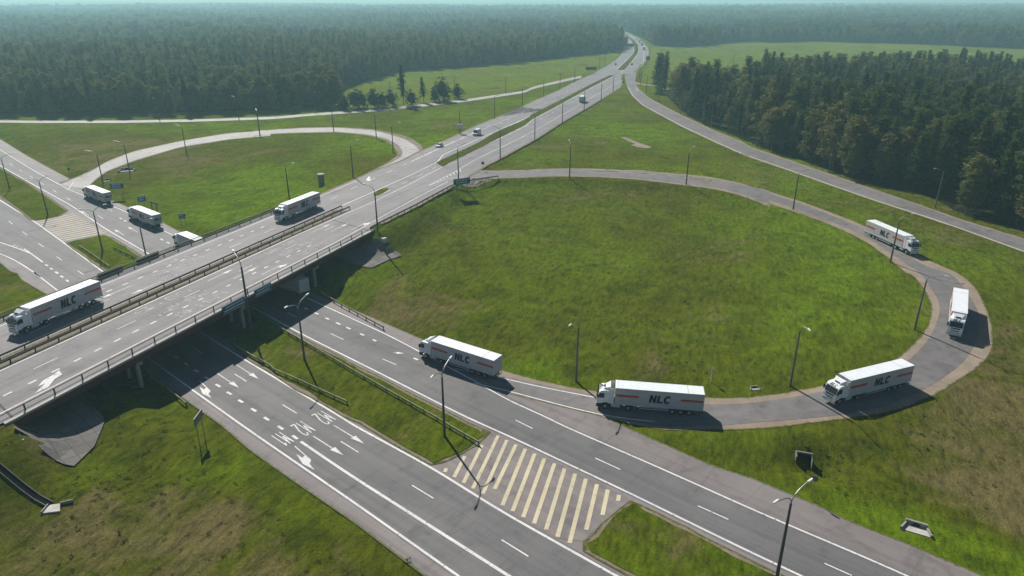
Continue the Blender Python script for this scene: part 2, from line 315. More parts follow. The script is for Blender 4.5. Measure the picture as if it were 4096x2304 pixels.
# ---------------------------------------------------------------- mesh helpers
def newobj(name, me, parent=None, **props):
    o = bpy.data.objects.new(name, me); COL.objects.link(o)
    if parent is not None: o.parent = parent
    for k, v in props.items(): o[k] = v
    return o
def tag(o, label, category, group=None, kind=None):
    o["label"] = label; o["category"] = category
    if group: o["group"] = group
    if kind: o["kind"] = kind
    return o
def empty(name, loc, rz=0.):
    o = bpy.data.objects.new(name, None); COL.objects.link(o); o.location = loc; o.rotation_euler = (0, 0, rz); o.empty_display_size = .3
    return o
class MB:
    def __init__(s): s.v = []; s.f = []
    def poly(s, pts):
        b = len(s.v); s.v += [tuple(p) for p in pts]; s.f.append(tuple(range(b, b + len(pts)))); return s
    def box(s, x0, x1, y0, y1, z0, z1):
        b = len(s.v); s.v += [(x, y, z) for z in (z0, z1) for (x, y) in ((x0, y0), (x1, y0), (x1, y1), (x0, y1))]
        s.f += [tuple(b + i for i in q) for q in ((3, 2, 1, 0), (4, 5, 6, 7), (0, 1, 5, 4), (1, 2, 6, 5), (2, 3, 7, 6), (3, 0, 4, 7))]; return s
    def prism(s, prof, axis, a, b):
        """profile of 2D points swept along an axis from a to b ('y': profile is x,z; 'x': y,z; 'z': x,y)"""
        mk = {'y': lambda p, t: (p[0], t, p[1]), 'x': lambda p, t: (t, p[0], p[1]), 'z': lambda p, t: (p[0], p[1], t)}[axis]
        n = len(prof); o = len(s.v); s.v += [mk(p, a) for p in prof] + [mk(p, b) for p in prof]
        s.f.append(tuple(o + i for i in range(n))[::-1]); s.f.append(tuple(o + n + i for i in range(n)))
        s.f += [(o + i, o + (i + 1) % n, o + n + (i + 1) % n, o + n + i) for i in range(n)]; return s
    def tube(s, path, rad, n=8):
        path = [Vector(p) for p in path]; rad = rad if hasattr(rad, '__len__') else [rad] * len(path); o = len(s.v)
        for i, p in enumerate(path):
            t = (path[min(i + 1, len(path) - 1)] - path[max(i - 1, 0)]).normalized()
            a = t.orthogonal().normalized() if abs(t.z) < .99 else Vector((1, 0, 0)); a = (a - t * a.dot(t)).normalized(); b = t.cross(a)
            s.v += [tuple(p + (a * math.cos(2 * math.pi * k / n) + b * math.sin(2 * math.pi * k / n)) * rad[i]) for k in range(n)]
        for i in range(len(path) - 1):
            s.f += [(o + i * n + k, o + i * n + (k + 1) % n, o + (i + 1) * n + (k + 1) % n, o + (i + 1) * n + k) for k in range(n)]
        s.f.append(tuple(o + k for k in range(n))[::-1]); e = o + (len(path) - 1) * n; s.f.append(tuple(e + k for k in range(n))); return s
    def cyl(s, c, r, axis, h, n=16, r2=None):
        c = Vector(c); d = {'x': Vector((1, 0, 0)), 'y': Vector((0, 1, 0)), 'z': Vector((0, 0, 1))}[axis]
        return s.tube([c - d * h / 2, c + d * h / 2], [r, r if r2 is None else r2], n)
    def mesh(s, name, m, bevel=0., fix=True):
        me = bpy.data.meshes.new(name); me.from_pydata(s.v, [], s.f); me.materials.append(m)
        if fix or bevel:
            bm = bmesh.new(); bm.from_mesh(me)
            if bevel: bmesh.ops.bevel(bm, geom=bm.edges[:], offset=bevel, segments=2, affect='EDGES', profile=.6)
            bmesh.ops.recalc_face_normals(bm, faces=bm.faces); bm.to_mesh(me); bm.free()
        return me
    def build(s, name, m, parent=None, bevel=0., fix=True, **props): return newobj(name, s.mesh(name, m, bevel, fix), parent, **props)
def set_edge(me, e):
    a = me.attributes.new("edge", 'FLOAT', 'POINT'); a.data.foreach_set("value", np.asarray(e, np.float32))
def npmesh(name, v, f, m):
    me = bpy.data.meshes.new(name); me.from_pydata(np.asarray(v).tolist(), [], f.tolist() if hasattr(f, 'tolist') else f); me.materials.append(m); me.update(); return me

def drape_poly(name, px, surf, dz, m, step=3.0, world=False, rough=0., z=None):
    q = np.asarray(px, float) if world else at(px, surf)
    ring = np.concatenate([q, q[:1]]); ring = resample(ring[:, :2], min(step, 2.0 if rough else step))[:-1]
    if rough:
        ph = rng.uniform(0, 6, 4); s = np.arange(len(ring)); c = ring.mean(0); dirv = ring - c; dirv /= np.linalg.norm(dirv, axis=1)[:, None] + 1e-6
        ring = ring + dirv * (rough * (rng.uniform(-1, 1, len(ring)) * .6 + np.sin(s * .9 + ph[0]) * .4))[:, None]
    mn, mx = ring.min(0), ring.max(0)
    gx = np.arange(mn[0] + step / 2, mx[0], step); gy = np.arange(mn[1] + step / 2, mx[1], step)
    g = np.stack(np.meshgrid(gx, gy), -1).reshape(-1, 2)
    g = g[inside(g, ring)]
    pts = [Vector(p) for p in np.concatenate([ring, g])]; n = len(ring)
    r = delaunay_2d_cdt(pts, [(i, (i + 1) % n) for i in range(n)], [], 1, 1e-4)
    v = np.array([(p.x, p.y) for p in r[0]]); zz = SURF[surf](v) + dz
    me = npmesh(name, np.column_stack([v, zz]), [tuple(f) for f in r[2]], m); e = np.full(len(v), 9.)
    for i in range(n):
        a_, b_ = ring[i], ring[(i + 1) % n]; ab = b_ - a_; tt = np.clip(((v - a_) @ ab) / (ab @ ab + 1e-9), 0, 1); e = np.minimum(e, np.linalg.norm(v - a_ - tt[:, None] * ab, axis=1))
    set_edge(me, e); return newobj(name, me)
def inside(q, ring):
    x, y = q[:, 0], q[:, 1]; r = np.zeros(len(q), bool); a = ring; b = np.roll(ring, -1, 0)
    for (x0, y0), (x1, y1) in zip(a, b):
        if y0 == y1: continue
        c = ((y0 > y) != (y1 > y)) & (x < (x1 - x0) * (y - y0) / (y1 - y0) + x0); r ^= c
    return r
def ribbon(name, lpx, rpx, surf, dz, m, step=3.0, ncross=6, jit=0., world=False):
    L = np.asarray(lpx, float) if world else at(lpx, surf); R = np.asarray(rpx, float) if world else at(rpx, surf)
    L, R = L[:, :2], R[:, :2]
    n = int(max(np.linalg.norm(np.diff(L, axis=0), axis=1).sum(), np.linalg.norm(np.diff(R, axis=0), axis=1).sum()) / step) + 2
    def rs(a):
        s = np.concatenate([[0], np.cumsum(np.linalg.norm(np.diff(a, axis=0), axis=1))]); t = np.linspace(0, s[-1], n)
        return smooth(np.stack([np.interp(t, s, a[:, 0]), np.interp(t, s, a[:, 1])], 1), 3)
    L, R = rs(L), rs(R)
    if jit:
        d = L - R; d /= np.linalg.norm(d, axis=1)[:, None] + 1e-9
        L = L + d * (rng.uniform(-1, 1, n) * jit)[:, None]; R = R - d * (rng.uniform(-1, 1, n) * jit)[:, None]
    t = np.linspace(0, 1, ncross + 1); t = .5 - .5 * np.cos(np.pi * t); Q = L[:, None] * (1 - t[None, :, None]) + R[:, None] * t[None, :, None]
    v = Q.reshape(-1, 2); zz = SURF[surf](v) + dz; k = ncross + 1
    f = [(i * k + j, i * k + j + 1, (i + 1) * k + j + 1, (i + 1) * k + j) for i in range(n - 1) for j in range(ncross)]
    me = npmesh(name, np.column_stack([v, zz]), f, m); wd = np.linalg.norm(L - R, axis=1); set_edge(me, (np.minimum(t, 1 - t)[None, :] * wd[:, None]).ravel())
    return newobj(name, me)
class Marks(MB):
    """painted markings draped on a surface, collected into one sheet"""
    def __init__(s, surf, dz): super().__init__(); s.surf = surf; s.dz0 = dz; s.k = 0
    @property
    def dz(s): s.k += 1; return s.dz0 + .0015 * (s.k % 12)
    def line(s, px, w, step=3.0, world=False, sm=2):
        q = (np.asarray(px, float) if world else at(px, s.surf))[:, :2]; q = resample(q, step); q = smooth(q, sm) if len(q) > 4 else q
        t = np.gradient(q, axis=0); t /= np.linalg.norm(t, axis=1)[:, None]; nn = np.stack([-t[:, 1], t[:, 0]], 1) * w / 2
        a = q + nn; b = q - nn; o = len(s.v); dz = s.dz; zz = SURF[s.surf](np.concatenate([a, b])) + dz; k = len(q)
        s.v += [(*a[i], zz[i]) for i in range(k)] + [(*b[i], zz[k + i]) for i in range(k)]
        s.f += [(o + i, o + k + i, o + k + i + 1, o + i + 1) for i in range(k - 1)]
    def dashes(s, px, w, dash, gap, phase=0., world=False):
        q = (np.asarray(px, float) if world else at(px, s.surf))[:, :2]; q = resample(q, .5); n = len(q); per = dash + gap; i = phase
        while i + dash < n * .5:
            a, b = int(i / .5), int((i + dash) / .5); s.line(q[a:b + 1], w, 1.0, True, 0); i += per
    def shape(s, pts2):
        pts2 = np.asarray(pts2, float); zz = SURF[s.surf](pts2) + s.dz; s.poly([(p[0], p[1], z) for p, z in zip(pts2, zz)])
    def px_poly(s, px): s.shape(at(px, s.surf)[:, :2])

# ---------------------------------------------------------------- ground
def axis_lines(lo, hi, f0, f1, step, grow):
    a = list(np.arange(f0, f1 + .01, step)); x, st = f1, step
    while x < hi: st *= grow; x += st; a.append(min(x, hi))
    x, st = f0, step; pre = []
    while x > lo: st *= grow; x -= st; pre.append(max(x, lo))
    return np.array(pre[::-1] + a)
gx = axis_lines(-14000, 14000, GX0, GX0 + GS * (GNX - 1), GS, 1.13); gy = axis_lines(-60, 16000, GY0, GY0 + GS * (GNY - 1), GS, 1.09)
XX, YY = np.meshgrid(gx, gy); q = np.stack([XX.ravel(), YY.ravel()], 1); zz = zg(q)
def depress(q):
    out = np.zeros(len(q))
    for i in range(0, len(q), 6000):
        c = q[i:i + 6000]; d = np.zeros(len(c), bool)
        for r in OTHER:
            h, la, al, _ = near_road(r, c); d |= (np.abs(la) < r['w'] - 3.6) & (np.abs(al) < 4)
        h, la, al, _ = near_road(RM, c); d |= (np.abs(la) < RM['w'] - 8.5) & (np.abs(al) < 4)
        out[i:i + 6000] = np.where(d, -.15, 0)
    return out
zz = zz + depress(q)
nx, ny = len(gx), len(gy)
idx = np.arange(nx * ny).reshape(ny, nx)
f = np.stack([idx[:-1, :-1], idx[:-1, 1:], idx[1:, 1:], idx[1:, :-1]], -1).reshape(-1, 4)
COVER = [(-100, 245, 24, -.55), (-78, 225, 18, -.5), (-140, 330, 40, -.3), (75, 100, 8, .35), (-62, 62, 10, .3), (85, 90, 14, .35), (69, 83, 16, .55), (61, 70, 9, .5), (-45.5, 66.5, 10, .45), (-37.8, 68.4, 4, .7), (-53.5, 72.8, 3, .6), (-30, 58, 10, .45), (-20, 133, 9, .55), (-130, 270, 40, .35), (-170, 300, 40, .4), (25, 300, 22, .45), (-25, 45, 14, .4), (-105, 250, 16, .35), (95, 110, 18, .3),
         (48.8, 64.7, 9, -.9), (56, 60, 8, -.9), (40, 68, 6, -.7), (-55, 74.5, 5, -.8), (-41, 79, 4, -.6), (-90, 250, 16, -.7), (-70, 200, 14, -.9), (-60, 185, 14, -.8), (-55, 290, 25, -.6), (0, 310, 25, -.8), (60, 330, 30, -.5), (-30, 105, 10, -.4), (30, 92, 6, -.5), (80, 150, 14, -.4), (-150, 190, 20, -.4), (5, 100, 8, -.5), (60, 120, 16, -.25)]
cov = np.zeros(len(q))
for (cx_, cy_, r_, a_) in COVER: cov += a_ * np.exp(-((q[:, 0] - cx_) ** 2 + (q[:, 1] - cy_) ** 2) / r_ ** 2)
me = npmesh("ground", np.column_stack([q, zz]), f, G_GRASS); me.shade_smooth()
ca = me.attributes.new("cover", 'FLOAT', 'POINT'); ca.data.foreach_set("value", cov.astype(np.float32))
newobj("ground", me, kind="structure")

# ---------------------------------------------------------------- roads
S = lambda o: o.__setitem__("kind", "structure") or o
# lower road: one pavement from the outer edge of the near carriageway to that of the far one
near_edge = P('B1', 2700, 2230, 1620, 1449, 980, 960, 440, 590, 0, 280, 'L0', 2060, 1449, 1690, 1190, 1500, 1050) + P('L0', 440, 235, 150, 20, 'M0', 200, 1449, 100, 1375, 0, 1290, -200, 1190)
far_edge = P('B3', 3100, 1840, 2200, 1449, 1500, 1150, 950, 940, 660, 790, 0, 520, 'B2', 2000, 420, 1190, 60, 'L2', 600, 1180, 0, 950, 'L1', 1560, 625, 1250, 490, 760, 285) + P('M0', 1800, 1060, 1480, 890, 1200, 770, 1000, 680, 850, 590, 625, 488, 450, 395, 250, 285, 0, 130, -250, -10)
# parametrised across the lower road instead of by matching arc length
def extend(a, L=320.):
    e = lambda p, q: p + (p - q) / np.linalg.norm(p - q) * L
    return np.concatenate([[e(a[0], a[1])], a, [e(a[-1], a[-2])]])
def cross_ribbon(name, a_px, b_px, dz, m, n=420, nc=22, ext=0.):
    A, B = extend(at(a_px)[:, :2]), extend(at(b_px)[:, :2])
    sa, sb = A @ PD, B @ PD; ia, ib = np.argsort(sa), np.argsort(sb)
    s = np.linspace(max(sa.min(), sb.min()), min(sa.max(), sb.max()), n)
    a = np.interp(s, sa[ia], (A @ PN)[ia]) - ext; b = np.interp(s, sb[ib], (B @ PN)[ib]) + ext
    t = np.linspace(0, 1, nc + 1); t = .5 - .5 * np.cos(np.pi * t); nn = a[:, None] * (1 - t) + b[:, None] * t
    v = (s[:, None, None] * PD + nn[..., None] * PN).reshape(-1, 2); k = nc + 1
    f = [(i * k + j, i * k + j + 1, (i + 1) * k + j + 1, (i + 1) * k + j) for i in range(n - 1) for j in range(nc)]
    me = npmesh(name, np.column_stack([v, zg(v) + dz]), f, m); set_edge(me, (np.minimum(t, 1 - t)[None, :] * (b - a)[:, None]).ravel()); return newobj(name, me)
S(cross_ribbon("road_shoulder", near_edge, far_edge, .03, A_PINK, ext=.0))
# asphalt of the two carriageways
near_in = P('B2', 2400, 2180, 1180, 1485, 640, 1165, 'B2', 0, 815, 'B1', 1690, 440, 900, -20, 'L1', 940, 1418, 400, 1085, 0, 848, 'L0', 2200, 770, 1800, 520, 'M0', 1060, 1435, 600, 1095, 330, 895, 0, 690, -250, 535)
near_out = P('B1', 2600, 1990, 1890, 1449, 980, 790, 0, 130, 'L0', 1755, 1115, 1350, 830) + P('L0', 560, 205, 300, 0, 'M0', 420, 1449, 230, 1320, 0, 1215, -200, 1130)
S(cross_ribbon("carriageway", near_out, near_in, .045, A_LOW))
far_in = P('B3', 1700, 2020, 430, 1430, 'B2', 2571, 1375, 1200, 690, 0, 125, 'L1', 2090, 1430, 1200, 980, 490, 620, 0, 355, 'M0', 1430, 1245, 650, 760, 300, 565, 0, 392, -250, 245)
far_out = P('B3', 2600, 1980, 1480, 1425, 243, 908, 'B2', 1500, 425, 480, -20, 'L2', 300, 1290, 'L1', 2250, 1110, 1310, 605, 580, 272, 'M0', 1600, 1015, 1150, 788, 640, 592, 300, 405, 0, 222, -250, 65)
S(cross_ribbon("carriageway", far_in, far_out, .046, A_LOW))
# median islands
def island(name_px, rough=.35):
    S(drape_poly("median_verge", name_px, 'g', .075, DIRT, 2.5, rough=.25))
    q = at(name_px)[:, :2]; c = q.mean(0)
    # shrink by moving along the inward normal
    r = np.roll(q, 1, 0); n_ = np.roll(q, -1, 0); t = n_ - r; t /= np.linalg.norm(t, axis=1)[:, None]; nn = np.stack([-t[:, 1], t[:, 0]], 1)
    area = .5 * np.sum(q[:, 0] * np.roll(q[:, 1], -1) - np.roll(q[:, 0], -1) * q[:, 1]); nn *= 1 if area > 0 else -1
    q2 = q + nn * .75
    o = drape_poly("median_grass", np.column_stack([q2, q2[:, 0] * 0]), 'g', .14, G_GRASS, 2.0, True, rough=rough); S(o)
island(P('L0', 2140, 690, 'L1', 0, 862, 400, 1105, 900, 1395, 'B1', 1000, 20, 1400, 262, 1690, 425, 1775, 425, 2000, 305, 2160, 215, 2250, 105, 2060, 20, 'L1', 1900, 1350, 1400, 1095, 900, 838, 500, 632, 250, 490, 0, 345))
island(P('B2', 1215, 742, 1300, 775, 1700, 975, 2571, 1410, 'B3', 700, 1620, 'B2', 2200, 2000, 1160, 1440, 900, 1300, 705, 1190, 860, 1060, 1060, 860))
island(P('M0', 1500, 1340, 1400, 1270, 1200, 1140, 1050, 1050, 960, 1025, 600, 1105, 830, 1270, 1060, 1430, 1250, 1560))
island(P('M0', 640, 800, 620, 785, 440, 660, 250, 530, 0, 395, -250, 250, -250, 515, 0, 680, 150, 790, 285, 897, 400, 890, 560, 860))
# slip roads and loops (shoulder below, asphalt on top)
r1_in_s = P('M1', 1900, 570, 2330, 498, 2571, 497, 'M2', 500, 482, 900, 487, 1300, 513, 1700, 563, 2000, 600, 2300, 680, 2571, 785, 'M3', 0, 672, 400, 805, 700, 912, 900, 1000, 1100, 1100, 1320, 1262, 1480, 1410, 'L3', 1500, 20, 1610, 150, 1690, 300, 1700, 420, 1650, 560, 1530, 700, 1400, 815, 1150, 960, 900, 1050, 650, 1085, 300, 1150, 0, 1190, 'L2', 2250, 1200, 1950, 1190, 1400, 1170, 870, 1135, 400, 1040, 0, 930)
r1_in = P('M1', 1900, 560, 2330, 488, 2571, 490, 'M2', 500, 473, 900, 476, 1300, 500, 1700, 547, 2000, 580, 2300, 655, 2571, 755, 'M3', 0, 640, 400, 768, 800, 915, 1000, 1000, 1200, 1115, 1400, 1255, 'L3', 1595, 20, 1680, 150, 1765, 260, 1790, 380, 1750, 510, 1680, 650, 1560, 790, 1350, 950, 1050, 1085, 700, 1130, 430, 1190, 0, 1250, 'L2', 2250, 1255, 1920, 1262, 1400, 1235, 890, 1180, 400, 1075, 0, 985)
r1_out = P('M1', 1990, 440, 2200, 436, 2571, 432, 'M2', 300, 420, 600, 415, 1000, 422, 1400, 438, 1740, 474, 2000, 506, 2250, 556, 2571, 650, 'M3', 0, 582, 200, 645, 500, 742, 800, 860, 1000, 940, 1200, 1040, 1450, 1190, 1640, 1330, 'L3', 1880, 20, 2000, 150, 2090, 280, 2160, 430, 2150, 600, 2080, 760, 1990, 880, 1830, 1000, 1600, 1140, 1300, 1270, 1000, 1340, 500, 1395, 0, 1430, 'B2', 2050, 50, 1600, 65, 1250, 20, 'L2', 900, 1330, 400, 1220, 0, 1130)
r1_out_s = P('M1', 1990, 432, 2200, 425, 2571, 424, 'M2', 300, 410, 600, 405, 1000, 412, 1400, 428, 1740, 462, 2000, 490, 2250, 540, 2571, 635, 'M3', 0, 565, 200, 625, 500, 715, 800, 830, 1000, 905, 1200, 1000, 1500, 1150, 1720, 1290, 'L3', 1960, 20, 2100, 130, 2200, 300, 2280, 500, 2290, 680, 2270, 800, 2140, 920, 1950, 1040, 1730, 1190, 1350, 1330, 1000, 1390, 500, 1440, 'B2', 2571, 75, 2000, 88, 1600, 100, 1300, 60, 'L2', 900, 1360, 400, 1240, 0, 1140)
S(ribbon("gravel_shoulder", r1_in_s, r1_out_s, 'g', .036, SAND, 2.0, 14, .1)); S(ribbon("slip_road", r1_in, r1_out, 'g', .06, A_RAMP, 2.0, 8))
r2_l = P('T2', 1165, 700, 1180, 780, 1235, 885, 1330, 975, 1500, 1065, 1700, 1175, 2000, 1315, 2250, 1425, 'M3', 0, 290, 400, 425, 800, 568, 1200, 708, 1700, 868, 2000, 972, 2700, 1225)
r2_r = P('T2', 1275, 690, 1262, 780, 1300, 845, 1400, 930, 1550, 1010, 1700, 1088, 2000, 1228, 2300, 1350, 'M3', 0, 212, 450, 362, 1000, 552, 1500, 722, 2000, 900, 2350, 1005, 2700, 1115)
def shift(px, dy): return [(x, y + dy) for x, y in px]
S(ribbon("gravel_shoulder", shift(r2_l, 6), shift(r2_r, -5), 'g', .036, SAND, 3.0, 8, .25)); S(ribbon("slip_road", r2_l, r2_r, 'g', .06, A_RAMP, 3.0, 6))
r3_o = P('M0', 560, 560, 700, 500, 850, 438, 1000, 345, 1250, 250, 1700, 150, 2150, 77, 2571, 52, 'M1', 0, 62, 400, 33, 800, 26, 1150, 52, 1300, 88, 1450, 135, 1550, 195, 1590, 250, 1570, 300, 1420, 360, 1250, 440)
r3_i = P('M0', 800, 600, 850, 548, 900, 500, 1000, 428, 1250, 333, 1700, 203, 2150, 132, 2571, 97, 'M1', 0, 97, 400, 72, 800, 63, 1100, 88, 1280, 128, 1390, 190, 1430, 250, 1415, 295, 1330, 350, 1150, 432, 1000, 500)
r3_os = P('M0', 540, 545, 690, 492, 850, 425, 1000, 335, 1250, 242, 1700, 144, 2150, 70, 2571, 46, 'M1', 0, 56, 400, 27, 800, 18, 1150, 38, 1320, 68, 1490, 115, 1605, 185, 1625, 245, 1580, 300, 1420, 360, 1250, 440)
r3_is = P('M0', 800, 610, 862, 552, 912, 506, 1008, 435, 1255, 340, 1705, 209, 2150, 138, 2571, 103, 'M1', 0, 103, 400, 78, 800, 70, 1100, 98, 1260, 140, 1340, 200, 1375, 262, 1360, 300, 1280, 352, 1120, 435, 970, 505)
S(ribbon("gravel_shoulder", r3_os, r3_is, 'g', .036, DIRT, 2.0, 6, .2)); S(ribbon("slip_road", r3_o, r3_i, 'g', .06, A_PALE, 2.0, 6))
r4 = P('T0', -300, 1135, 450, 1143, 1200, 1140, 1800, 1130, 2571, 1105, 'T1', 500, 1080, 1000, 1045, 1500, 1000, 2000, 945, 2571, 860, 'T2', 300, 825, 600, 755, 760, 720)
S(ribbon("side_road", shift(r4, -5), shift(r4, 4.5), 'g', .12, A_PALE, 4.0, 4, .3))
S(ribbon("track", P('T2', 1265, 765, 1330, 785, 1400, 793, 1500, 797), P('T2', 1265, 785, 1330, 797, 1400, 803, 1500, 807), 'g', .07, SAND, 4.0, 2))
# highway: from off frame over the bridge and away; edges in the photo
h_r = [dk(s, -.25) for s in (-140, -60, 0, 40, 75)]
h_r = np.concatenate([np.array(h_r), at(P('M1', 1200, 925, 1560, 748, 1880, 572, 2187, 383, 'T2', 60, 1442, 322, 1300, 560, 1147, 840, 987, 1060, 852, 1165, 785, 1215, 720, 1255, 660, 1320, 600, 1375, 550, 1385, 500, 1378, 445, 1340, 400, 1280, 352, 1200, 310, 1100, 276, 1050, 262), 'm')])
h_l = [dk(s, 32.2) for s in (-140, -60, 0, 40, 85)]
h_l = np.concatenate([np.array(h_l), at(P('M1', 680, 648, 1000, 508, 1200, 420, 1420, 345, 1600, 250, 1850, 140, 2100, 20, 'T1', 2290, 1110, 2571, 990, 'T2', 0, 1095, 350, 935, 545, 850, 700, 770, 880, 688, 1000, 620, 1090, 560, 1145, 505, 1165, 455, 1155, 400, 1125, 345, 1085, 287, 1050, 265), 'm')])
S(ribbon("highway", h_l, h_r, 'm', .05, A_HWY, 3.0, 10, world=True))
def strip(name, lpx, rpx, dz, m): return S(ribbon(name, lpx, rpx, 'm', dz, m, 3.0, 2))
dv = lambda a, b, z0: [dk(s, z0) for s in np.linspace(a, b, 12)]
# verge each side of the highway on the embankment
S(ribbon("gravel_shoulder", h_l[5:] + np.array([NL[0] * 1.3, NL[1] * 1.3, 0]), h_r[5:] - np.array([NL[0] * 1.2, NL[1] * 1.2, 0]), 'm', .03, DIRT, 3.0, 12, .2, world=True))
# medians of the highway
S(ribbon("median_verge", [dk(s, 18.4) for s in (-140, 0, 60, 102)], [dk(s, 15.2) for s in (-140, 0, 60, 102)], 'm', .075, DIRT, 3.0, 2, world=True))
S(drape_poly("median_grass", P('M1', 1150, 660, 1200, 605, 1260, 590, 1310, 592, 1290, 610, 1190, 665), 'm', .09, G_GRASS, 2, rough=.15))
S(drape_poly("median_verge", P('M1', 1290, 585, 1770, 362, 1740, 395, 1330, 600), 'm', .08, A_XING, 3, rough=.1))
S(ribbon("median_grass", P('M1', 1740, 352, 2150, 158, 'T1', 2300, 1232, 2571, 1120, 'T2', 300, 1068, 600, 917, 850, 788, 1030, 702), P('M1', 1800, 392, 2200, 190, 'T1', 2300, 1306, 2571, 1170, 'T2', 300, 1115, 600, 955, 850, 815, 1070, 705), 'm', .09, G_MEDIAN, 3, 2, .2))
S(ribbon("median_grass", P('T2', 1095, 655, 1180, 575, 1240, 510, 1258, 470, 1252, 420, 1225, 380, 1180, 345, 1120, 310, 1085, 290), P('T2', 1160, 655, 1230, 575, 1282, 505, 1297, 465, 1290, 420, 1255, 375, 1195, 335, 1130, 300, 1088, 283), 'm', .09, G_MEDIAN, 4, 2, .2))

# ---------------------------------------------------------------- markings
mk = Marks('g', .068)
mk.line(P('B1', 2600, 1910, 1930, 1440, 980, 770, 0, 95, 'L0', 1780, 1110, 1340, 790) + P('L0', 545, 200, 290, 0, 'M0', 420, 1449, 230, 1320, 120, 1255, 0, 1205, -200, 1130), .32)
mk.line(P('B1', 475, 195, 930, 505, 1450, 835, 2400, 1440, 2800, 1695), .42)
mk.line(P('B2', 2000, 1950, 1080, 1449, 0, 842, 'B1', 1700, 440, 890, 0, 'L1', 960, 1440, 400, 1110, 0, 870, 'L0', 2220, 800, 1840, 560) + P('M0', 985, 1390, 620, 1120, 330, 910, 0, 705, -250, 545), .36)
mk.line(P('B3', 1500, 1920, 480, 1449, 0, 1225, 'B2', 1200, 672, 0, 105, 'L1', 2040, 1390, 1200, 960, 490, 605, 30, 355) + P('M0', 1430, 1230, 1000, 980, 650, 745, 300, 552, 0, 380, -250, 230), .32)
mk.line(P('B3', 2500, 1930, 1480, 1449, 760, 1140, 243, 925, 'B2', 1500, 445, 480, 0, 'L2', 590, 1449, 200, 1275, 0, 1190, 'L1', 2250, 1120, 1310, 620, 580, 285) + P('M0', 1600, 1025, 1150, 800, 640, 605, 300, 418, 0, 232, -250, 75), .30)
mk.line(P('L2', -420, 925, 0, 1005, 300, 1082, 890, 1195), .26); mk.line(P('L2', -250, 1060, 0, 1110, 500, 1250, 980, 1370, 1200, 1400, 1440, 1420), .26)
for a in (('B2', 15, 1115, 265, 1270), ('B1', 1515, 605, 1715, 727), ('B1', 850, 195, 1015, 297), ('L1', 305, 1263, 440, 1345), ('L0', 2195, 975, 2305, 1045), ('L0', 1805, 725, 1895, 783), ('M0', 725, 1363, 780, 1402), ('M0', 530, 1232, 580, 1268), ('M0', 363, 1110, 410, 1143), ('M0', 210, 998, 255, 1032), ('M0', 82, 900, 120, 930),
          ('B3', 705, 1335, 960, 1449), ('B2', 1850, 797, 2135, 925), ('B2', 890, 350, 1125, 458), ('B2', 145, -5, 305, 75), ('L1', 1240, 835, 1370, 890), ('L1', 755, 597, 875, 653), ('L1', 350, 400, 440, 443),
          ('M0', 625, 682, 660, 706), ('M0', 495, 608, 530, 632), ('M0', 380, 540, 412, 560), ('M0', 278, 478, 308, 496), ('M0', 182, 420, 210, 437), ('M0', 92, 363, 125, 382), ('M0', 915, 848, 965, 878)):
    mk.line(P(*a), .20, 1.0, sm=0)
for a in (('L0', 2018, 1072, 2060, 1096), ('L0', 2122, 1143, 2165, 1168), ('L0', 2230, 1218, 2272, 1243), ('L0', 2350, 1298, 2395, 1325), ('L0', 2470, 1380, 2515, 1408), ('L0', 1815, 935, 1855, 955), ('L0', 1725, 870, 1758, 890), ('L0', 1635, 808, 1670, 828), ('L0', 1915, 1003, 1950, 1022), ('B1', 262, 50, 310, 82), ('B1', 398, 140, 445, 172),
          ('L1', 605, 402, 640, 417), ('L1', 705, 450, 740, 465), ('L1', 805, 495, 845, 513), ('L1', 900, 538, 940, 556), ('L1', 1030, 598, 1068, 614), ('L1', 1148, 652, 1180, 668), ('L1', 1530, 825, 1570, 843), ('L1', 510, 358, 540, 370),
          ('M0', 425, 1306, 447, 1320), ('M0', 470, 1340, 492, 1354), ('M0', 516, 1376, 540, 1390), ('M0', 568, 1414, 592, 1430), ('L0', 520, 18, 545, 36), ('L0', 568, 56, 592, 74), ('L0', 618, 94, 642, 112), ('M0', 1118, 872, 1140, 882), ('M0', 1160, 893, 1182, 903), ('M0', 1500, 1066, 1525, 1080), ('M0', 1560, 1097, 1585, 1110)):
    mk.line(P(*a), .42, 1.0, sm=0)
mk.line(P('M0', 0, 1100, 120, 1138, 290, 1203), .34); mk.line(P('M0', 225, 1160, 290, 1203, 400, 1285), .34)
for a in ((110, 1135, 150, 1122), (140, 1148, 172, 1136), (175, 1162, 205, 1150)): mk.line(P('M0', *a), .30, 1, sm=0)
mk.line(P('M0', 610, 590, 655, 600, 640, 605), .25); mk.line(P('M0', 640, 605, 690, 530), .22)
def arrow(tail, head, wid, hl, kind='s', side=1, w0=.17, M=None):
    """lane arrow from tail to head (world 2D); kind 's' straight, 't' turning"""
    M = M or mk; a, b = np.array(tail), np.array(head); d = (b - a); L = np.linalg.norm(d); d /= L; n = np.array([-d[1], d[0]]) * side
    if kind == 's':
        M.shape([a - n * w0 / 2, b - d * hl - n * w0 / 2, b - d * hl + n * w0 / 2, a + n * w0 / 2]); M.shape([b - d * hl - n * wid / 2, b, b - d * hl + n * wid / 2])
    else:
        c = b - d * hl; M.shape([a - n * w0 / 2, c - n * w0 / 2, c + n * w0 / 2, a + n * w0 / 2])
        M.shape([c - n * w0 / 2, c + d * hl * .42 - n * w0 / 2, c + d * hl * .58 + n * .55, c + d * hl * .12 + n * .55]); M.shape([c - d * hl * .25 + n * .75, c + d * hl * .25 + n * .5, c + d * hl * .45 + n * .5, c + d * hl * 1.0 + n * .72, c + d * hl * .42 + n * 1.25])
def apx(t, h, wid=.9, hl=2.6, kind='s', side=1, M=None):
    q = at(P(*t) + P(*h), (M or mk).surf); arrow(q[0, :2], q[1, :2], wid, hl, kind, side, M=M)
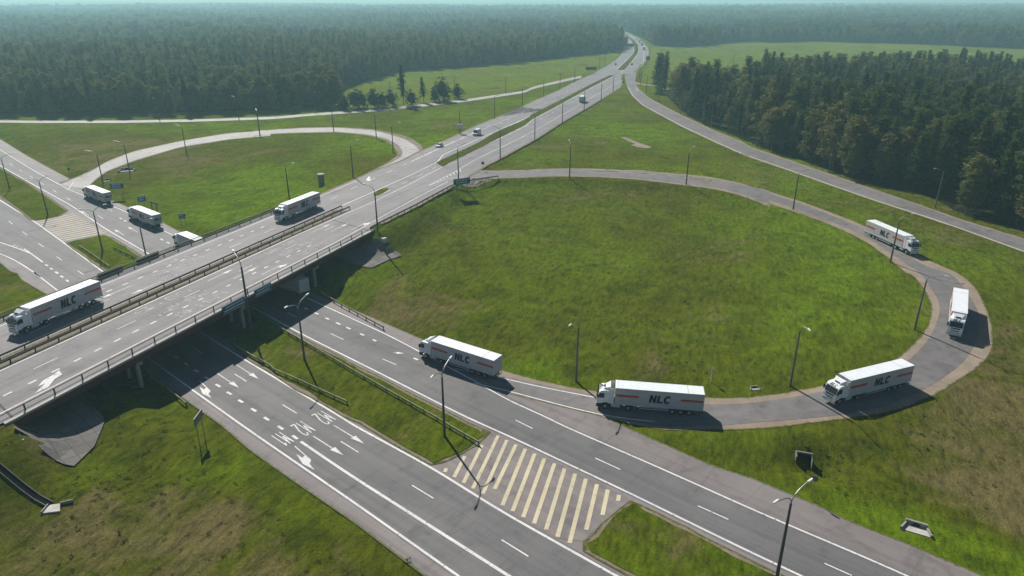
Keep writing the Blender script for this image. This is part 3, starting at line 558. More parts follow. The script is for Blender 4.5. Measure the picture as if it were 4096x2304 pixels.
apx(('L0', 2210, 890), ('L0', 2418, 1022)); apx(('L0', 2030, 968), ('L0', 2235, 1104)); apx(('L0', 1865, 1038), ('L0', 2018, 1185), 1.1, 4, 't', -1)
apx(('B1', 782, 42), ('B1', 1068, 216)); apx(('B1', 592, 145), ('B1', 875, 326)); apx(('B1', 418, 238), ('B1', 650, 442), 1.1, 4.2, 't', -1)
apx(('M0', 835, 848), ('M0', 755, 805)); apx(('M0', 1160, 1030), ('M0', 1070, 980)); apx(('M0', 1285, 1003), ('M0', 1195, 955)); apx(('M0', 1052, 808), ('M0', 985, 770)); apx(('L1', 1340, 775), ('L1', 1445, 783), .8, 1.5)
# M2 / M2 / M1 painted lengthways
def letters(word, origin, right, up, wch, hch, M, t=.125):
    """stroke letters; origin lower left, right/up unit vectors on the road"""
    ST_ = {'M': [((0, 0), (0, 1)), ((0, 1), (.5, .35)), ((.5, .35), (1, 1)), ((1, 1), (1, 0))], '1': [((.25, .8), (.6, 1)), ((.6, 1), (.6, 0))],
           '2': [((.05, .82), (.3, 1)), ((.3, 1), (.75, 1)), ((.75, 1), (.95, .8)), ((.95, .8), (.85, .55)), ((.85, .55), (.05, 0)), ((.05, 0), (1, 0))]}
    o = np.array(origin); r = np.array(right); u = np.array(up)
    for k, ch in enumerate(word):
        for (a, b) in ST_[ch]:
            A = o + r * (k * wch * 1.45 + a[0] * wch) + u * a[1] * hch; B = o + r * (k * wch * 1.45 + b[0] * wch) + u * b[1] * hch
            d = B - A; d /= np.linalg.norm(d); lat = np.array([-d[1], d[0]])
            # strokes along the road are thin across it; strokes across the road are long along it
            wv = t * (abs(lat @ r) + 2.2 * abs(lat @ u)) / 2
            M.shape([A - lat * wv, B - lat * wv, B + lat * wv, A + lat * wv])
def word_px(word, ll, tl, lr):
    q = at(P(*ll) + P(*tl) + P(*lr))[:, :2]; up = q[1] - q[0]; r = q[2] - q[0]; H = np.linalg.norm(up); W = np.linalg.norm(r)
    letters(word, q[0], r / W, up / H, W / 2.45, H, mk)
# travel is towards the lower right: the foot of the letters lies down the road, their right is the traveller's right
def word_w(word, cx_px, H=3.9, W=1.75):
    c_ = PD * cx_px[0] + PN * cx_px[1]; up = PD; right = np.array([up[1], -up[0]])
    letters(word, c_ - right * W / 2 - up * H / 2, right, up, W / 2.45, H, mk)
word_w('M2', (-81.2, 51.9)); word_w('M2', (-81.2, 48.1)); word_w('M1', (-81.2, 44.5), W=1.5)
S(mk.build("road_markings", PAINT, fix=False))
# hatched crossovers
S(drape_poly("crossover", P('B1', 1760, 440, 2010, 310, 2270, 100, 'B2', 1220, 735, 1060, 860, 705, 1190, 0, 800), 'g', .055, A_XING, 4))
hy = Marks('g', .072)
for a, b in (((1835, 445), (1822, 482)), ((2008, 332), (1908, 530)), ((2170, 228), (1994, 584)), ((2320, 140), (2082, 636)), ((2402, 182), (2178, 684))):
    hy.line(P('B1', *a, *b), .52, 2, sm=0)
for a, b in (((150, 224), (-58 + 8, 640)), ((237, 264), (22, 793)), ((325, 308), (118, 848)), ((415, 354), (216, 905)), ((510, 400), (318, 963)), ((605, 448), (430, 1022)), ((703, 495), (537, 1087)), ((803, 543), (650, 1147)), ((907, 594), (806, 1020)), ((1008, 645), (957, 883)), ((1113, 695), (1104, 752))):
    hy.line(P('B2', *a, *b), .55, 2, sm=0)
S(drape_poly("crossover", P('M0', 325, 903, 600, 850, 660, 812, 900, 960, 1000, 1015, 940, 1035, 590, 1100, 450, 1000), 'g', .055, A_XING, 4))
for k in range(13):
    t = k / 12; a = np.array((345, 908)) * (1 - t) + np.array((575, 1085)) * t; b = np.array((690, 832)) * (1 - t) + np.array((985, 1005)) * t
    hy.line(P('M0', *a, *b), .5, 2, sm=0)
S(hy.build("hatched_markings", PAINT_Y, fix=False))
# highway markings
hm_ = Marks('m', .072)
hm_.line(np.concatenate([[dk(s, 2.25) for s in (-140, -40, 0, 40, 80)], at(P('M1', 1230, 860, 1500, 715, 1850, 530), 'm')]), .26, world=True)
hm_.line(np.concatenate([[dk(s, 14.3) for s in (-140, -40, 0, 40, 80)], at(P('M1', 1200, 700, 1500, 550, 1940, 320, 'T1', 2100, 1400, 2571, 1183, 'T2', 300, 1125, 620, 950, 1070, 712), 'm')]), .26, world=True)
hm_.line(np.concatenate([[dk(s, 19.0) for s in (-140, -40, 0, 40, 80)], at(P('M1', 1180, 615, 1480, 480, 1760, 345, 'T1', 1800, 1449, 2571, 1107, 'T2', 0, 1225, 350, 1050, 1040, 697), 'm')]), .34, world=True)
hm_.line(np.concatenate([[dk(s, 30.3) for s in (-140, -40, 0, 40, 85)], at(P('M1', 660, 668, 860, 580, 1000, 522), 'm')]), .26, world=True)
hm_.line(P('T1', 1640, 1449, 1850, 1352, 2571, 1040), .22) ; hm_.line(P('M1', 1495, 350, 1640, 283, 2000, 118), .22)
hm_.line(P('T2', 0, 1385, 400, 1180, 700, 1005, 900, 885, 1165, 738), .24)
hm_.line(P('M1', 1670, 568, 1870, 465, 2100, 330, 2571, 100), .24); hm_.line(P('M1', 1670, 568, 1850, 500, 2000, 485), .24)
hm_.line(P('T2', 1165, 715, 1180, 790, 1240, 890, 1340, 985, 1700, 1178, 2000, 1320, 2250, 1432), .30); hm_.line(P('T2', 1345, 480, 1340, 600, 1262, 680, 1242, 720, 1248, 790, 1290, 850), .30)
hm_.line(P('M3', 0, 292, 400, 430, 800, 573, 1200, 713, 1700, 873, 2000, 977, 2700, 1232), .26)
hm_.line(P('T2', 1090, 650, 1200, 545, 1248, 490, 1250, 440, 1215, 380, 1170, 340, 1095, 295), .3); hm_.line(P('T2', 1130, 680, 1240, 570, 1292, 500, 1300, 450, 1278, 395, 1220, 345, 1100, 285), .3)
for k in range(9):
    t = k / 8; a = np.array((1520, 340)) * (1 - t) + np.array((1745, 235)) * t; hm_.line(P('M1', *a, a[0] + 8, a[1] - 10 + 22 * (1 - t) * 0), .35, .5, sm=0)
for k in range(9):
    t = k / 8; a = np.array((1720, 540)) * (1 - t) + np.array((1965, 420)) * t; hm_.line(P('M1', *a, a[0] + 6, a[1] + 4 + 14 * t), .3, .5, sm=0)
for o_, w_, ds, gp, ph in ((6.45, .38, 1.3, 2.43, -140 + .6), (10.05, .2, 4, 11.1, -141.5), (22.9, .2, 4, 8.0, -138), (26.5, .38, 1.3, 2.43, -139)):
    s = ph; end = 92 if o_ in (10.05, 22.9) else (74 if o_ < 20 else 84)
    while s < end:
        if not (o_ == 22.9 and 40 < s < 62): hm_.line([dk(s, o_), dk(s + ds, o_)], w_, 1, True, 0)
        s += ds + gp
hm_.dashes(P('M1', 1250, 640, 1550, 490, 1760, 382, 1950, 290, 2571, -60), .2, 4, 8); hm_.dashes(P('M1', 760, 695, 1000, 575, 1300, 440, 1700, 250, 2300, -30), .2, 4, 8)
hm_.dashes(P('T2', 0, 1300, 350, 1130, 700, 940, 1000, 780), .2, 4, 8); hm_.dashes(P('T2', 0, 1160, 500, 920, 900, 720), .18, 4, 8)
for o_, ss in ((12.2, (48, 83)), (8.2, (51, 85)), (4.3, (55, 88))):
    for k, s in enumerate(ss): arrow(dk(s, o_)[:2], dk(s + 7.5, o_)[:2], .9, 2.6, 's' if o_ > 5 else 't', 1 if o_ > 5 else -1, .18, hm_)
for o_, s in ((20.9, 37), (24.6, 33), (28.4, 30)): arrow(dk(s + 7.5, o_)[:2], dk(s, o_)[:2], .9, 2.6, 's', 1, .18, hm_)
# large lane shift arrow near the left edge of the photo, and the one past the loop
hm_.px_poly([(x * .4396, 1480 + y * .4396) for x, y in ((315, 218), (440, 160), (500, 85), (565, 45), (540, 8), (490, 45), (395, 98), (345, 153), (412, 128))]); hm_.px_poly(P('M1', 1085, 515, 1110, 482, 1128, 488, 1118, 505, 1138, 512, 1105, 528))
S(hm_.build("road_markings", PAINT, fix=False))
# long worn lettering blocks on the bridge, only strokes can be made out
ws = Marks('m', .072)
def stroke_block(s0, o0, L, W, n):
    for k in range(n):
        for _ in range(2):
            a = rng.uniform(0, .55) * L; b = a + rng.uniform(.2, .45) * L; o_ = o0 - W / 2 + W * (k + .5) / n
            ws.line([dk(s0 + a, o_), dk(s0 + min(b, L), o_)], .17, 1, True, 0)
        if k % 2 == 0 and k + 2 < n:
            for aa in (.05, .5, .95):
                if rng.random() < .6: o_ = o0 - W / 2 + W * (k + .5) / n; ws.shape([dk(s0 + aa * L, o_)[:2], dk(s0 + aa * L, o_ + W / n * 1.6)[:2], dk(s0 + aa * L + .3, o_ + W / n * 1.6)[:2], dk(s0 + aa * L + .3, o_)[:2]])
for (s0, o0) in ((37.5, 12.4), (38.5, 8.4), (39.3, 4.6), (30.5, 12.4), (31.5, 8.4), (32.5, 4.6), (72, 12.2), (73, 8.3), (74, 4.5), (65.5, 12.2), (66, 8.2), (67.5, 4.4)): stroke_block(s0, o0, 5.5, 2.3, 5)
for (s0, o0) in ((46, 24.6), (45, 21.2), (52, 27.6), (53, 24.2), (1, 20.8), (3, 24.4)): stroke_block(s0, o0, 6.0, 2.2, 5)
S(ws.build("road_lettering", PAINT_OLD, fix=False))

# ---------------------------------------------------------------- bridge
bridge = empty("bridge", dk(42, AX_OFF, 0)); tag(bridge, "concrete road bridge with dark red girders carrying the highway over the lower road", "bridge")
binv = bridge.matrix_basis.inverted()
def W2B(p): return (p[0] - bridge.location.x, p[1] - bridge.location.y, p[2])
def on_abut(pp, off):   # deck point at a distance across the lower road and an offset from the deck edge
    s = (pp - (O0 + NL * off) @ PN) / (U @ PN); return O0 + U * s + NL * off
def slab(m, o0, o1, z0, z1, p0=ABUT0 - 1.0, p1=ABUT1 + 1.0):
    c = [on_abut(p0, o0), on_abut(p1, o0), on_abut(p1, o1), on_abut(p0, o1)]; b = len(m.v)
    m.v += [W2B((*p, z)) for z in (z0, z1) for p in c]
    m.f += [tuple(b + i for i in q) for q in ((3, 2, 1, 0), (4, 5, 6, 7), (0, 1, 5, 4), (1, 2, 6, 5), (2, 3, 7, 6), (3, 0, 4, 7))]
m = MB(); slab(m, -1.0, 33.6, 6.45, 6.97); m.build("deck", CONC, bridge)
m = MB(); slab(m, -1.02, -.30, 6.97, 7.10); m.build("kerb", CONC_W, bridge)
m = MB(); slab(m, 32.3, 33.6, 6.97, 7.12); m.build("walkway", CONC_W, bridge)
for pp in (ABUT0 + .2, ABUT1 - .2): m = MB(); slab(m, -.2, 32.2, 6.99, 7.058, pp - .16, pp + .16); m.build("expansion_joint", RAIL_D, bridge)
for o0 in (-.75, 5.2, 11.2, 17.2, 23.2, 28.2, 32.4):
    m = MB(); slab(m, o0, o0 + .7, 5.55, 6.45, ABUT0 + .2, ABUT1 - .2); m.build("girder", GIRDER, bridge)
m = MB(); slab(m, -1.06, -.98, 6.15, 6.75); slab(m, 33.58, 33.66, 6.15, 6.75); m.build("fascia", GIRDER, bridge)
for pp in (38.0, 61.3, 83.3):
    m = MB(); c0 = on_abut(pp, -.4); c1 = on_abut(pp, 33.0); d = PN * .55
    b = len(m.v); m.v += [W2B((*p, z)) for z in (4.75, 5.5) for p in (c0 - d, c0 + d, c1 + d, c1 - d)]; m.f += [tuple(b + i for i in q) for q in ((3, 2, 1, 0), (4, 5, 6, 7), (0, 1, 5, 4), (1, 2, 6, 5), (2, 3, 7, 6), (3, 0, 4, 7))]
    m.build("pier_cap", CONC, bridge)
    Lp = np.linalg.norm(c1 - c0); nC = int(Lp / 5.0)
    for k in range(nC + 1):
        p = c0 + (c1 - c0) * (.04 + .92 * k / nC); MB().cyl(W2B((p[0], p[1], 2.2)), .38, 'z', 5.2, 14).build("pier_column", CONC, bridge)
for pp, sg in ((ABUT0, -1), (ABUT1, 1)):
    m = MB(); c0, c1 = on_abut(pp, -4.6), on_abut(pp, 34.2); a, b_ = PN * sg * .1, PN * sg * 1.6; b = len(m.v)
    m.v += [W2B((*p, z)) for z in (2.2, 5.75) for p in (c0 + a, c0 + b_, c1 + b_, c1 + a)]; m.f += [tuple(b + i for i in q) for q in ((3, 2, 1, 0), (4, 5, 6, 7), (0, 1, 5, 4), (1, 2, 6, 5), (2, 3, 7, 6), (3, 0, 4, 7))]
    m.build("abutment", CONC_W, bridge)
S(drape_poly("soil_painted_shade", np.array([(*on_abut(a_, o_), 0) for a_, o_ in ((30, 34), (30, 0), (40, 0), (40, 34))]), 'g', .025, DIRT_SHADE, 2, True)); S(drape_poly("soil_painted_shade", np.array([(*on_abut(a_, o_), 0) for a_, o_ in ((82, 34), (82, 0), (97.4, 0), (97.4, 34))]), 'g', .025, DIRT_SHADE, 2, True)); S(drape_poly("soil_painted_shade", np.array([(*on_abut(a_, o_), 0) for a_, o_ in ((56.2, 34), (56.2, 0), (65.8, 0), (65.8, 34))]), 'g', .16, DIRT_SHADE, 2, True))  # soil under the bridge, coloured extra dark to deepen the shade there
# paved slopes at the abutments
def draped_thing(name, px, m, label, cat, dz=.09, step=1.5, rough=0.):
    o = drape_poly(name, px, 'g', dz, m, step, rough=rough); tag(o, label, cat); return o
def slope_paving(pp0, pp1, sg, extra, label):
    ring = [on_abut(pp0, 34.5), on_abut(pp0, -1.2)] + [np.array(e) for e in extra] + [on_abut(pp1, 34.5)]
    o = drape_poly("slope_paving", np.array([(p[0], p[1], 0) for p in ring]), 'g', .2, TILES, 1.5, True); tag(o, label, "slope paving")
eL = at(P('B0', 120, 70, 240, 130, 660, 437, 700, 430, 890, 240, 'L0', 990, 1400)); eR = at(P('M1', 1190, 1085, 1250, 1100, 1430, 1225, 1300, 1265, 1130, 1345, 960, 1310))
slope_paving(19.0, 30.0, 1, eL[:, :2], "paved concrete slope under the near left end of the bridge, tiles with grass joints")
slope_paving(103.6, 97.2, -1, eR[:, :2], "grey concrete slope under the right end of the bridge beside the grassy bank")

# ---------------------------------------------------------------- guardrails and parapets
def path3(px, surf): 
    q = at(px, surf); return q
_post_cache = {}
def post_mesh(h, w, m):
    k = (h, w, m.name)
    if k not in _post_cache: _post_cache[k] = MB().box(-w / 2, w / 2, -w / 2, w / 2, -.15, h).mesh("post", m)
    return _post_cache[k]
def guardrail(pts, label, m=RAIL_D, h=.78, sp=4.0, surf='m', pm=None, beam=.32, thin=False, group="guardrails", name="guardrail", taper=False):
    q = resample(np.asarray(pts, float)[:, :2], sp); z = SURF[surf](q) + .06
    root = empty(name, (q[0, 0], q[0, 1], z[0])); tag(root, label, "guardrail", group)
    P3 = [Vector((q[i, 0] - q[0, 0], q[i, 1] - q[0, 1], z[i] - z[0])) for i in range(len(q))]
    def beam_mesh(z0, z1, wid):
        b = MB()
        for i in range(len(P3)):
            t = (P3[min(i + 1, len(P3) - 1)] - P3[max(i - 1, 0)]); t.z = 0; t.normalize(); n = Vector((-t.y, t.x, 0)) * wid / 2
            b.v += [tuple(P3[i] + n + Vector((0, 0, z0))), tuple(P3[i] - n + Vector((0, 0, z0))), tuple(P3[i] - n + Vector((0, 0, z1))), tuple(P3[i] + n + Vector((0, 0, z1)))]
        for i in range(len(P3) - 1):
            for k in range(4): b.f.append((i * 4 + k, i * 4 + (k + 1) % 4, i * 4 + 4 + (k + 1) % 4, i * 4 + 4 + k))
        e = (len(P3) - 1) * 4; b.f += [(0, 3, 2, 1), (e, e + 1, e + 2, e + 3)]; return b
    if thin:
        beam_mesh(h - .10, h, .09).build("top_rail", m, root); beam_mesh(.16, .24, .07).build("lower_rail", m, root)
    else:
        beam_mesh(h - beam, h, .12).build("beam", m, root)
    pm_ = post_mesh(h, .16, pm or m)
    for i, p in enumerate(P3):
        o = bpy.data.objects.new("post", pm_); COL.objects.link(o); o.parent = root; o.location = p
    return root
G = "guardrails along the roads"
guardrail([dk(s, -.15) for s in np.linspace(-8, 86, 20)], "thin dark metal parapet along the near edge of the bridge", RAIL_D, 1.05, 4.4, thin=True, name="parapet", group="bridge parapets")
guardrail(at(P('M1', 1125, 985, 1200, 942, 1560, 762, 1890, 582), 'm'), "dark guardrail from the right bridge end up to the big blue sign", RAIL_D, .8, 3.2, group=G)
guardrail(at(P('M1', 1900, 578, 2000, 548, 2100, 528, 2320, 495), 'm'), "dark guardrail along the start of the right loop behind the blue sign", RAIL_D, .75, 3.2, group=G)
guardrail([dk(s, 15.5) for s in np.linspace(-60, 104, 30)], "nearer of the two dark guardrails in the middle of the bridge", RAIL_D, .8, 4.0, group=G)
guardrail([dk(s, 18.0) for s in np.linspace(-60, 104, 30)], "farther of the two dark guardrails in the middle of the bridge", RAIL_D, .8, 4.0, group=G)
guardrail([dk(s, 32.2) for s in np.linspace(-60, 108, 30)], "dark guardrail along the far edge of the bridge behind the two white lorries", RAIL_D, .8, 4.0, group=G)
def mesh_fence(s0, s1, off, label):
    root = empty("mesh_parapet", dk(s0, off, 7.0), math.atan2(U[1], U[0])); tag(root, label, "parapet", "bridge parapets")
    L = s1 - s0; b = MB()
    for k in range(int(L / .13)): b.box(k * .13, k * .13 + .035, -.012, .012, .12, 1.02)
    b.build("mesh_panel", RAIL_D, root, fix=False)
    MB().box(0, L, -.06, .06, 1.02, 1.16).build("top_rail", RAIL_L, root)
    for k in range(int(L / 5) + 1): MB().box(k * 5 - .05, k * 5 + .05, -.05, .05, 0, 1.02).build("post", RAIL_D, root)
mesh_fence(-30, 106, 33.4, "mesh parapet with a pale handrail along the far edge of the bridge")
guardrail(at(P('L1', 285, 565, 500, 690, 1000, 985, 1400, 1215, 1850, 1470, 'B1', 1850, 65, 2140, 232)), "long guardrail on the far side of the grass island in the lower road", RAIL_L, .75, 3.0, 'g', RAIL_D, group=G)
guardrail(at(P('L0', 2190, 720, 2310, 800, 2571, 940, 'L1', 200, 945, 400, 1030, 910, 1262)), "guardrail on the near side of the grass island, ending short of the lane lettering", RAIL_L, .75, 3.0, 'g', RAIL_D, group=G)
guardrail(at(P('L1', 660, 225, 760, 290, 900, 370, 1050, 450, 1250, 560)), "guardrail along the foot of the bank right of the bridge", RAIL_L, .75, 3.0, 'g', RAIL_D, group=G)
guardrail(at(P('M0', 740, 1145, 850, 1215, 940, 1280, 1030, 1345)), "pale guardrail on the left grass island behind the bridge", RAIL_L, .75, 3.0, 'g', RAIL_D, group=G)
guardrail(at(P('M0', 1070, 1170, 1180, 1222, 1300, 1280)), "dark guardrail on the far side of the left grass island", RAIL_D, .75, 3.0, 'g', group=G)
guardrail(at(P('L0', 1380, 985, 1450, 1050, 1530, 1105, 1640, 1190, 1745, 1275)), "short guardrail beside the near carriageway coming out from under the bridge", RAIL_L, .7, 3.5, 'g', RAIL_D, group=G)

# ---------------------------------------------------------------- lamp posts
_lamp = {}
def lamp_meshes():
    if _lamp: return _lamp
    _lamp['pole'] = MB().tube([(0, 0, -.4), (0, 0, 10.2)], [.22, .13], 10).mesh("pole", POLE); _lamp['poleL'] = MB().tube([(0, 0, -.4), (0, 0, 10.2)], [.22, .13], 10).mesh("pole", POLE_L)
    a = [(0, 0, 10.1)] + [(2.6 * (1 - math.cos(t)), 0, 10.2 + 1.5 * math.sin(t)) for t in np.linspace(.1, 1.25, 7)] + [(2.75, 0, 11.82)]
    _lamp['arm'] = MB().tube(a, .07, 6).mesh("arm", STEEL)
    _lamp['lum'] = MB().prism([(2.55, -.10), (2.75, -.17), (3.35, -.15), (3.5, -.04), (3.4, .04), (2.6, .05)], 'z', 11.78, 11.98).mesh("luminaire", LUM, .03)
    _lamp['base'] = MB().box(-.3, .3, -.3, .3, -.3, .12).mesh("base_block", CONC)
    return _lamp
ROADPTS = np.concatenate([r['p'] for r in [RM, R1, R2, R3, Rfar, Rnear, R4]])
def lamp(px, label, double=False, surf='g', pale=False, ang=None, scale=1., group="street lamps at the interchange", dark_arm=False, zoff=0.):
    p = at([P(*px)[0]], surf)[0]; L = lamp_meshes()
    if ang is None:
        d = ROADPTS[((ROADPTS[:, :2] - p[:2]) ** 2).sum(1).argmin()] - p; ang = math.atan2(d[1], d[0])
    root = empty("street_lamp", (p[0], p[1], p[2] + zoff), ang); root.scale = (scale,) * 3; tag(root, label, "street lamp", group)
    newobj("pole", L['poleL' if pale else 'pole'], root)
    for k in range(2 if double else 1):
        a = newobj("arm", L['arm'], root); l = newobj("luminaire", L['lum'], a)
        if k: a.rotation_euler = (0, 0, math.pi)
    if double: newobj("base_block", L['base'], root)
    return root
PA = math.atan2(PN[1], PN[0])
lamp(('L1', 512, 850), "double arm lamp post on the grass island close to the bridge", True, ang=PA + .35)
lamp(('B1', 1820, 150), "double arm lamp post at the tip of the grass island before the hatched area", True, ang=PA + .35)
lamp(('B3', 262, 1449), "tall double arm lamp post at the bottom right of the photo", True, ang=PA - .25)
lamp(('L0', 2350, 560), "lamp post standing in front of the bridge between the carriageways, its top against the deck", ang=math.radians(128), scale=1.3)
lamp(('M0', 960, 1180), "lamp post on the left grass island behind the bridge", True, ang=PA); lamp(('M0', 450, 850), "lamp post on the far left grass island just before the hatched area", True, ang=PA); lamp(('M0', 92, 602), "lamp post on the left grass island nearest the left edge", True, ang=PA)
lamp(('M0', 1390, 1340), "lamp post rising behind the far parapet of the bridge left of the hidden lorry", False, ang=PA)
for n, px in enumerate((('M0', 965, 545), ('M0', 1215, 445), ('M0', 1745, 272), ('M0', 2433, 105), ('M1', 93, 270 - 170 + 5), ('M1', 783, 62), ('M1', 1182, 128), ('M1', 1340, 265), ('M1', 965, 490))):
    lamp(px, ["lamp post at the mouth of the left loop by the blue direction sign", "lamp post beside the concrete culvert head on the left loop", "lamp post on the inside of the left loop where it climbs", "lamp post on the long flat stretch of the left loop, left of two", "lamp post on the long flat stretch of the left loop, right of two",
              "lamp post at the top of the left loop with a white head", "lamp post at the start of the tight bend of the left loop", "lamp post inside the tight bend where the left loop meets the highway", "lamp post on the verge between the left loop and the white lane arrow"][n])
lamp(('M1', 370, 705), "lamp post behind the white lorry in the middle of the bridge")
for n, px in enumerate((('M1', 1195, 1000), ('M1', 1950, 530), ('M1', 2340, 315), ('T2', 3, 1449), ('T2', 325, 1305), ('T2', 582, 1150), ('T2', 786, 1030), ('T2', 945, 935), ('T2', 1057, 860))):
    if n == 3: continue
    lamp(px, ["lamp post on the bank at the right end of the bridge", "lamp post behind the big blue sign on the highway edge", "lamp post on the highway edge beyond the small round sign", "", "lamp post on the right highway edge opposite the white van", "lamp post on the right highway edge short of the box lorry", "lamp post on the right highway edge in front of the box lorry", "lamp post on the right highway edge just past the box lorry", "lamp post on the right highway edge close to the slip road gore"][n])
for n, px in enumerate((('T1', 1965, 1255), ('T1', 2288, 1110), ('T1', 2545, 1000), ('T2', 208, 1000), ('T2', 408, 908), ('T2', 560, 838), ('T2', 698, 775), ('T2', 930, 640), ('T2', 980, 610))):
    lamp(px, ["lamp post with a grey box halfway up on the left verge of the highway", "lamp post on the left verge of the highway level with the van", "lamp post on the left verge beyond the van", "lamp post on the left verge opposite the box lorry", "lamp post between the pale side road and the highway", "lamp post where the pale side road closes on the highway", "lamp post at the joining of the pale side road", "lamp post on the left verge near the far dark car", "far lamp post on the left verge before the forest"][n])
for n, px in enumerate((('T1', 1315, 925), ('T1', 1912, 870), ('T1', 2392, 870), ('T2', 55, 870))):
    lamp(px, ["lamp post on the side road behind the bushes", "lamp post on the side road right of the bushes", "lamp post on the side road in the meadow", "lamp post on the side road nearest the highway"][n])
for n, px in enumerate((('T1', 615, 1062), ('T0', 1495, 1130), ('T0', 2235, 1120))):
    lamp(px, ["lamp post against the dark left wood, rightmost of three", "lamp post against the dark left wood, leftmost of three", "lamp post against the dark left wood, middle of three"][n])
for n, px in enumerate((('M2', 650, 490), ('M2', 1740, 557), ('M3', 412, 790), ('M3', 1320, 1285), ('L3', 1545, 562), ('L3', 385, 1082), ('L2', 712, 1042))):
    lamp(px, ["lamp post on the inside of the right loop, first along the level top", "lamp post on the inside of the right loop, second along the level top", "lamp post on the inside of the right loop behind the descending lorry", "pale lamp post in front of the lorry facing right on the right loop", "pale lamp post left of the lorry seen from the front", "pale lamp post inside the loop behind the lorry facing left", "lamp post on the meadow edge left of the lorry at the foot of the loop"][n], pale=n >= 3)
for n, px in enumerate((('T2', 1685, 1068), ('T2', 1970, 1198), ('T2', 2395, 1375), ('M3', 745, 442), ('M3', 1740, 772), ('T2', 1485, 950), ('T2', 1368, 865), ('T2', 1315, 800), ('T2', 1302, 740))):
    lamp(px, ["pale lamp post at the edge of the right wood, second clump", "pale lamp post at the edge of the right wood where the trees get tall", "pale lamp post at the edge of the right wood left of centre", "pale lamp post in front of the darkest part of the right wood", "pale lamp post with its white head against the right wood, nearest", "lamp post beside the tip of the right wood", "lamp post on the slip road past the track", "lamp post on the slip road at the track end", "lamp post on the slip road at the highway gore"][n], pale=True)

# ---------------------------------------------------------------- signs and small roadside things
def board(px0, px1, hgt, name, label, m, posts=True, zbot=2.2, base_surf='g', cat="road sign", group=None, th=.10, content=True, zfix=None, mount=None):
    """board whose foot line on the ground runs between two photo points"""
    a, b = at([P(*px0)[0], P(*px1)[0]], base_surf); mid = (a + b) / 2; d = b - a; L = np.linalg.norm(d[:2]); ang = math.atan2(d[1], d[0])
    root = empty(name, tuple(mid), ang); tag(root, label, cat, group); zb = zbot
    MB().box(-L / 2, L / 2, -th / 2, th / 2, zb, zb + hgt).build("sign_board", m, root)
    if content:
        MB().box(-L / 2 + .08, L / 2 - .08, -th / 2 - .012, -th / 2 - .002, zb + .08, zb + .13).box(-L / 2 + .08, L / 2 - .08, -th / 2 - .012, -th / 2 - .002, zb + hgt - .13, zb + hgt - .08).build("sign_border", SIGNW, root)
        for r_ in range(2):
            t = MB(); zz_ = zb + hgt * (.62 - .36 * r_); x = -L * .36 + (.1 if r_ else 0)
            while x < L * .30: w_ = random.uniform(.15, .4); t.box(x, x + w_, -th / 2 - .012, -th / 2 - .002, zz_, zz_ + hgt * .16); x += w_ + .12
            t.build("text_line", SIGNW, root)
    if posts:
        for x in (-L * .33, L * .33): MB().box(x - .05, x + .05, th / 2, th / 2 + .1, -.8, zb + hgt * .9).build("post", STEEL, root)
    return root
SG = "blue direction signs"
board(('M1', 1905, 618), ('M1', 2060, 648), 1.9, "direction_sign", "large blue direction sign on posts on the bank where the right loop leaves", BLUE, zbot=2.6, group=SG)
board(('M0', 1055, 690), ('M0', 1178, 680), 1.9, "direction_sign", "large blue direction sign beside the lorry nearest the left loop", BLUE, zbot=3.2, group=SG)
board(('M0', 1322, 860), ('M0', 1392, 846), 1.8, "direction_sign", "blue direction sign behind the second lorry on the left", BLUE, zbot=4.5, group=SG)
board(('M0', 1700, 1010), ('M0', 1760, 1000), 1.5, "direction_sign", "small blue direction sign above the lorry half hidden by the bridge", BLUE, zbot=4.0, group=SG)
fr = at(P('M0', 1445, 890, 1478, 900)); root = empty("steel_frame", tuple(fr[0]), math.atan2(fr[1, 1] - fr[0, 1], fr[1, 0] - fr[0, 0])); tag(root, "bare dark steel frame on the grass behind the second lorry on the left", "sign frame")
MB().box(-.1, .1, -.1, .1, -.3, 5.4).build("post", RAIL_D, root); MB().box(2.6, 2.8, -.1, .1, -.3, 5.4).build("post", RAIL_D, root); MB().box(-.5, 3.3, -.15, .15, 5.4, 5.8).build("crossbar", RAIL_D, root)
def deck_sign(s0, s1, off, z0, z1, name, label, m, content, out):
    root = empty(name, dk(s0, off, z0), math.atan2(U[1], U[0])); tag(root, label, "road sign", SG if content else "signs on the bridge seen from behind"); L = s1 - s0
    MB().box(0, L, -.05, .05, 0, z1 - z0).build("sign_board", m, root, .01)
    if content:
        hh = z1 - z0
        for r_ in range(2):
            t = MB(); x = .4 if r_ else .9
            while x < L - .6: w_ = random.uniform(.15, .4); t.box(x, x + w_, -.062, -.052, hh * (.6 - .36 * r_), hh * (.76 - .36 * r_)); x += w_ + .12
            t.build("text_line", SIGNW, root)
        MB().box(.08, L - .08, -.062, -.052, .06, .11).box(.08, L - .08, -.062, -.052, hh - .11, hh - .06).build("sign_border", SIGNW, root)
    for x in (L * .2, L * .8): MB().box(x - .05, x + .05, .05 * (1 if content else -1), .85 * (1 if content else -1), .35, .45).build("bracket", STEEL, root)
deck_sign(37.6, 43.6, -1.25, 6.05, 7.75, "direction_sign", "blue sign hung on the near bridge parapet, left of the pair", BLUE, True, 1)
deck_sign(46.3, 51.2, -1.25, 6.15, 7.75, "direction_sign", "blue sign hung on the near bridge parapet, right of the pair", BLUE, True, 1)
deck_sign(40.5, 46.5, 33.75, 6.6, 8.3, "road_sign", "dark back of a sign on the far bridge parapet nearer the lorry roof", SIGNB, False, -1)
deck_sign(50.0, 56.0, 33.75, 6.6, 8.3, "road_sign", "dark back of a sign on the far bridge parapet above the left grass island", SIGNB, False, -1)
board(('B0', 1862, 240), ('B0', 1938, 160), 1.25, "road_sign", "grey back of a sign on two thin posts on the grass beside the near carriageway", SIGNB, zbot=3.6, content=False)
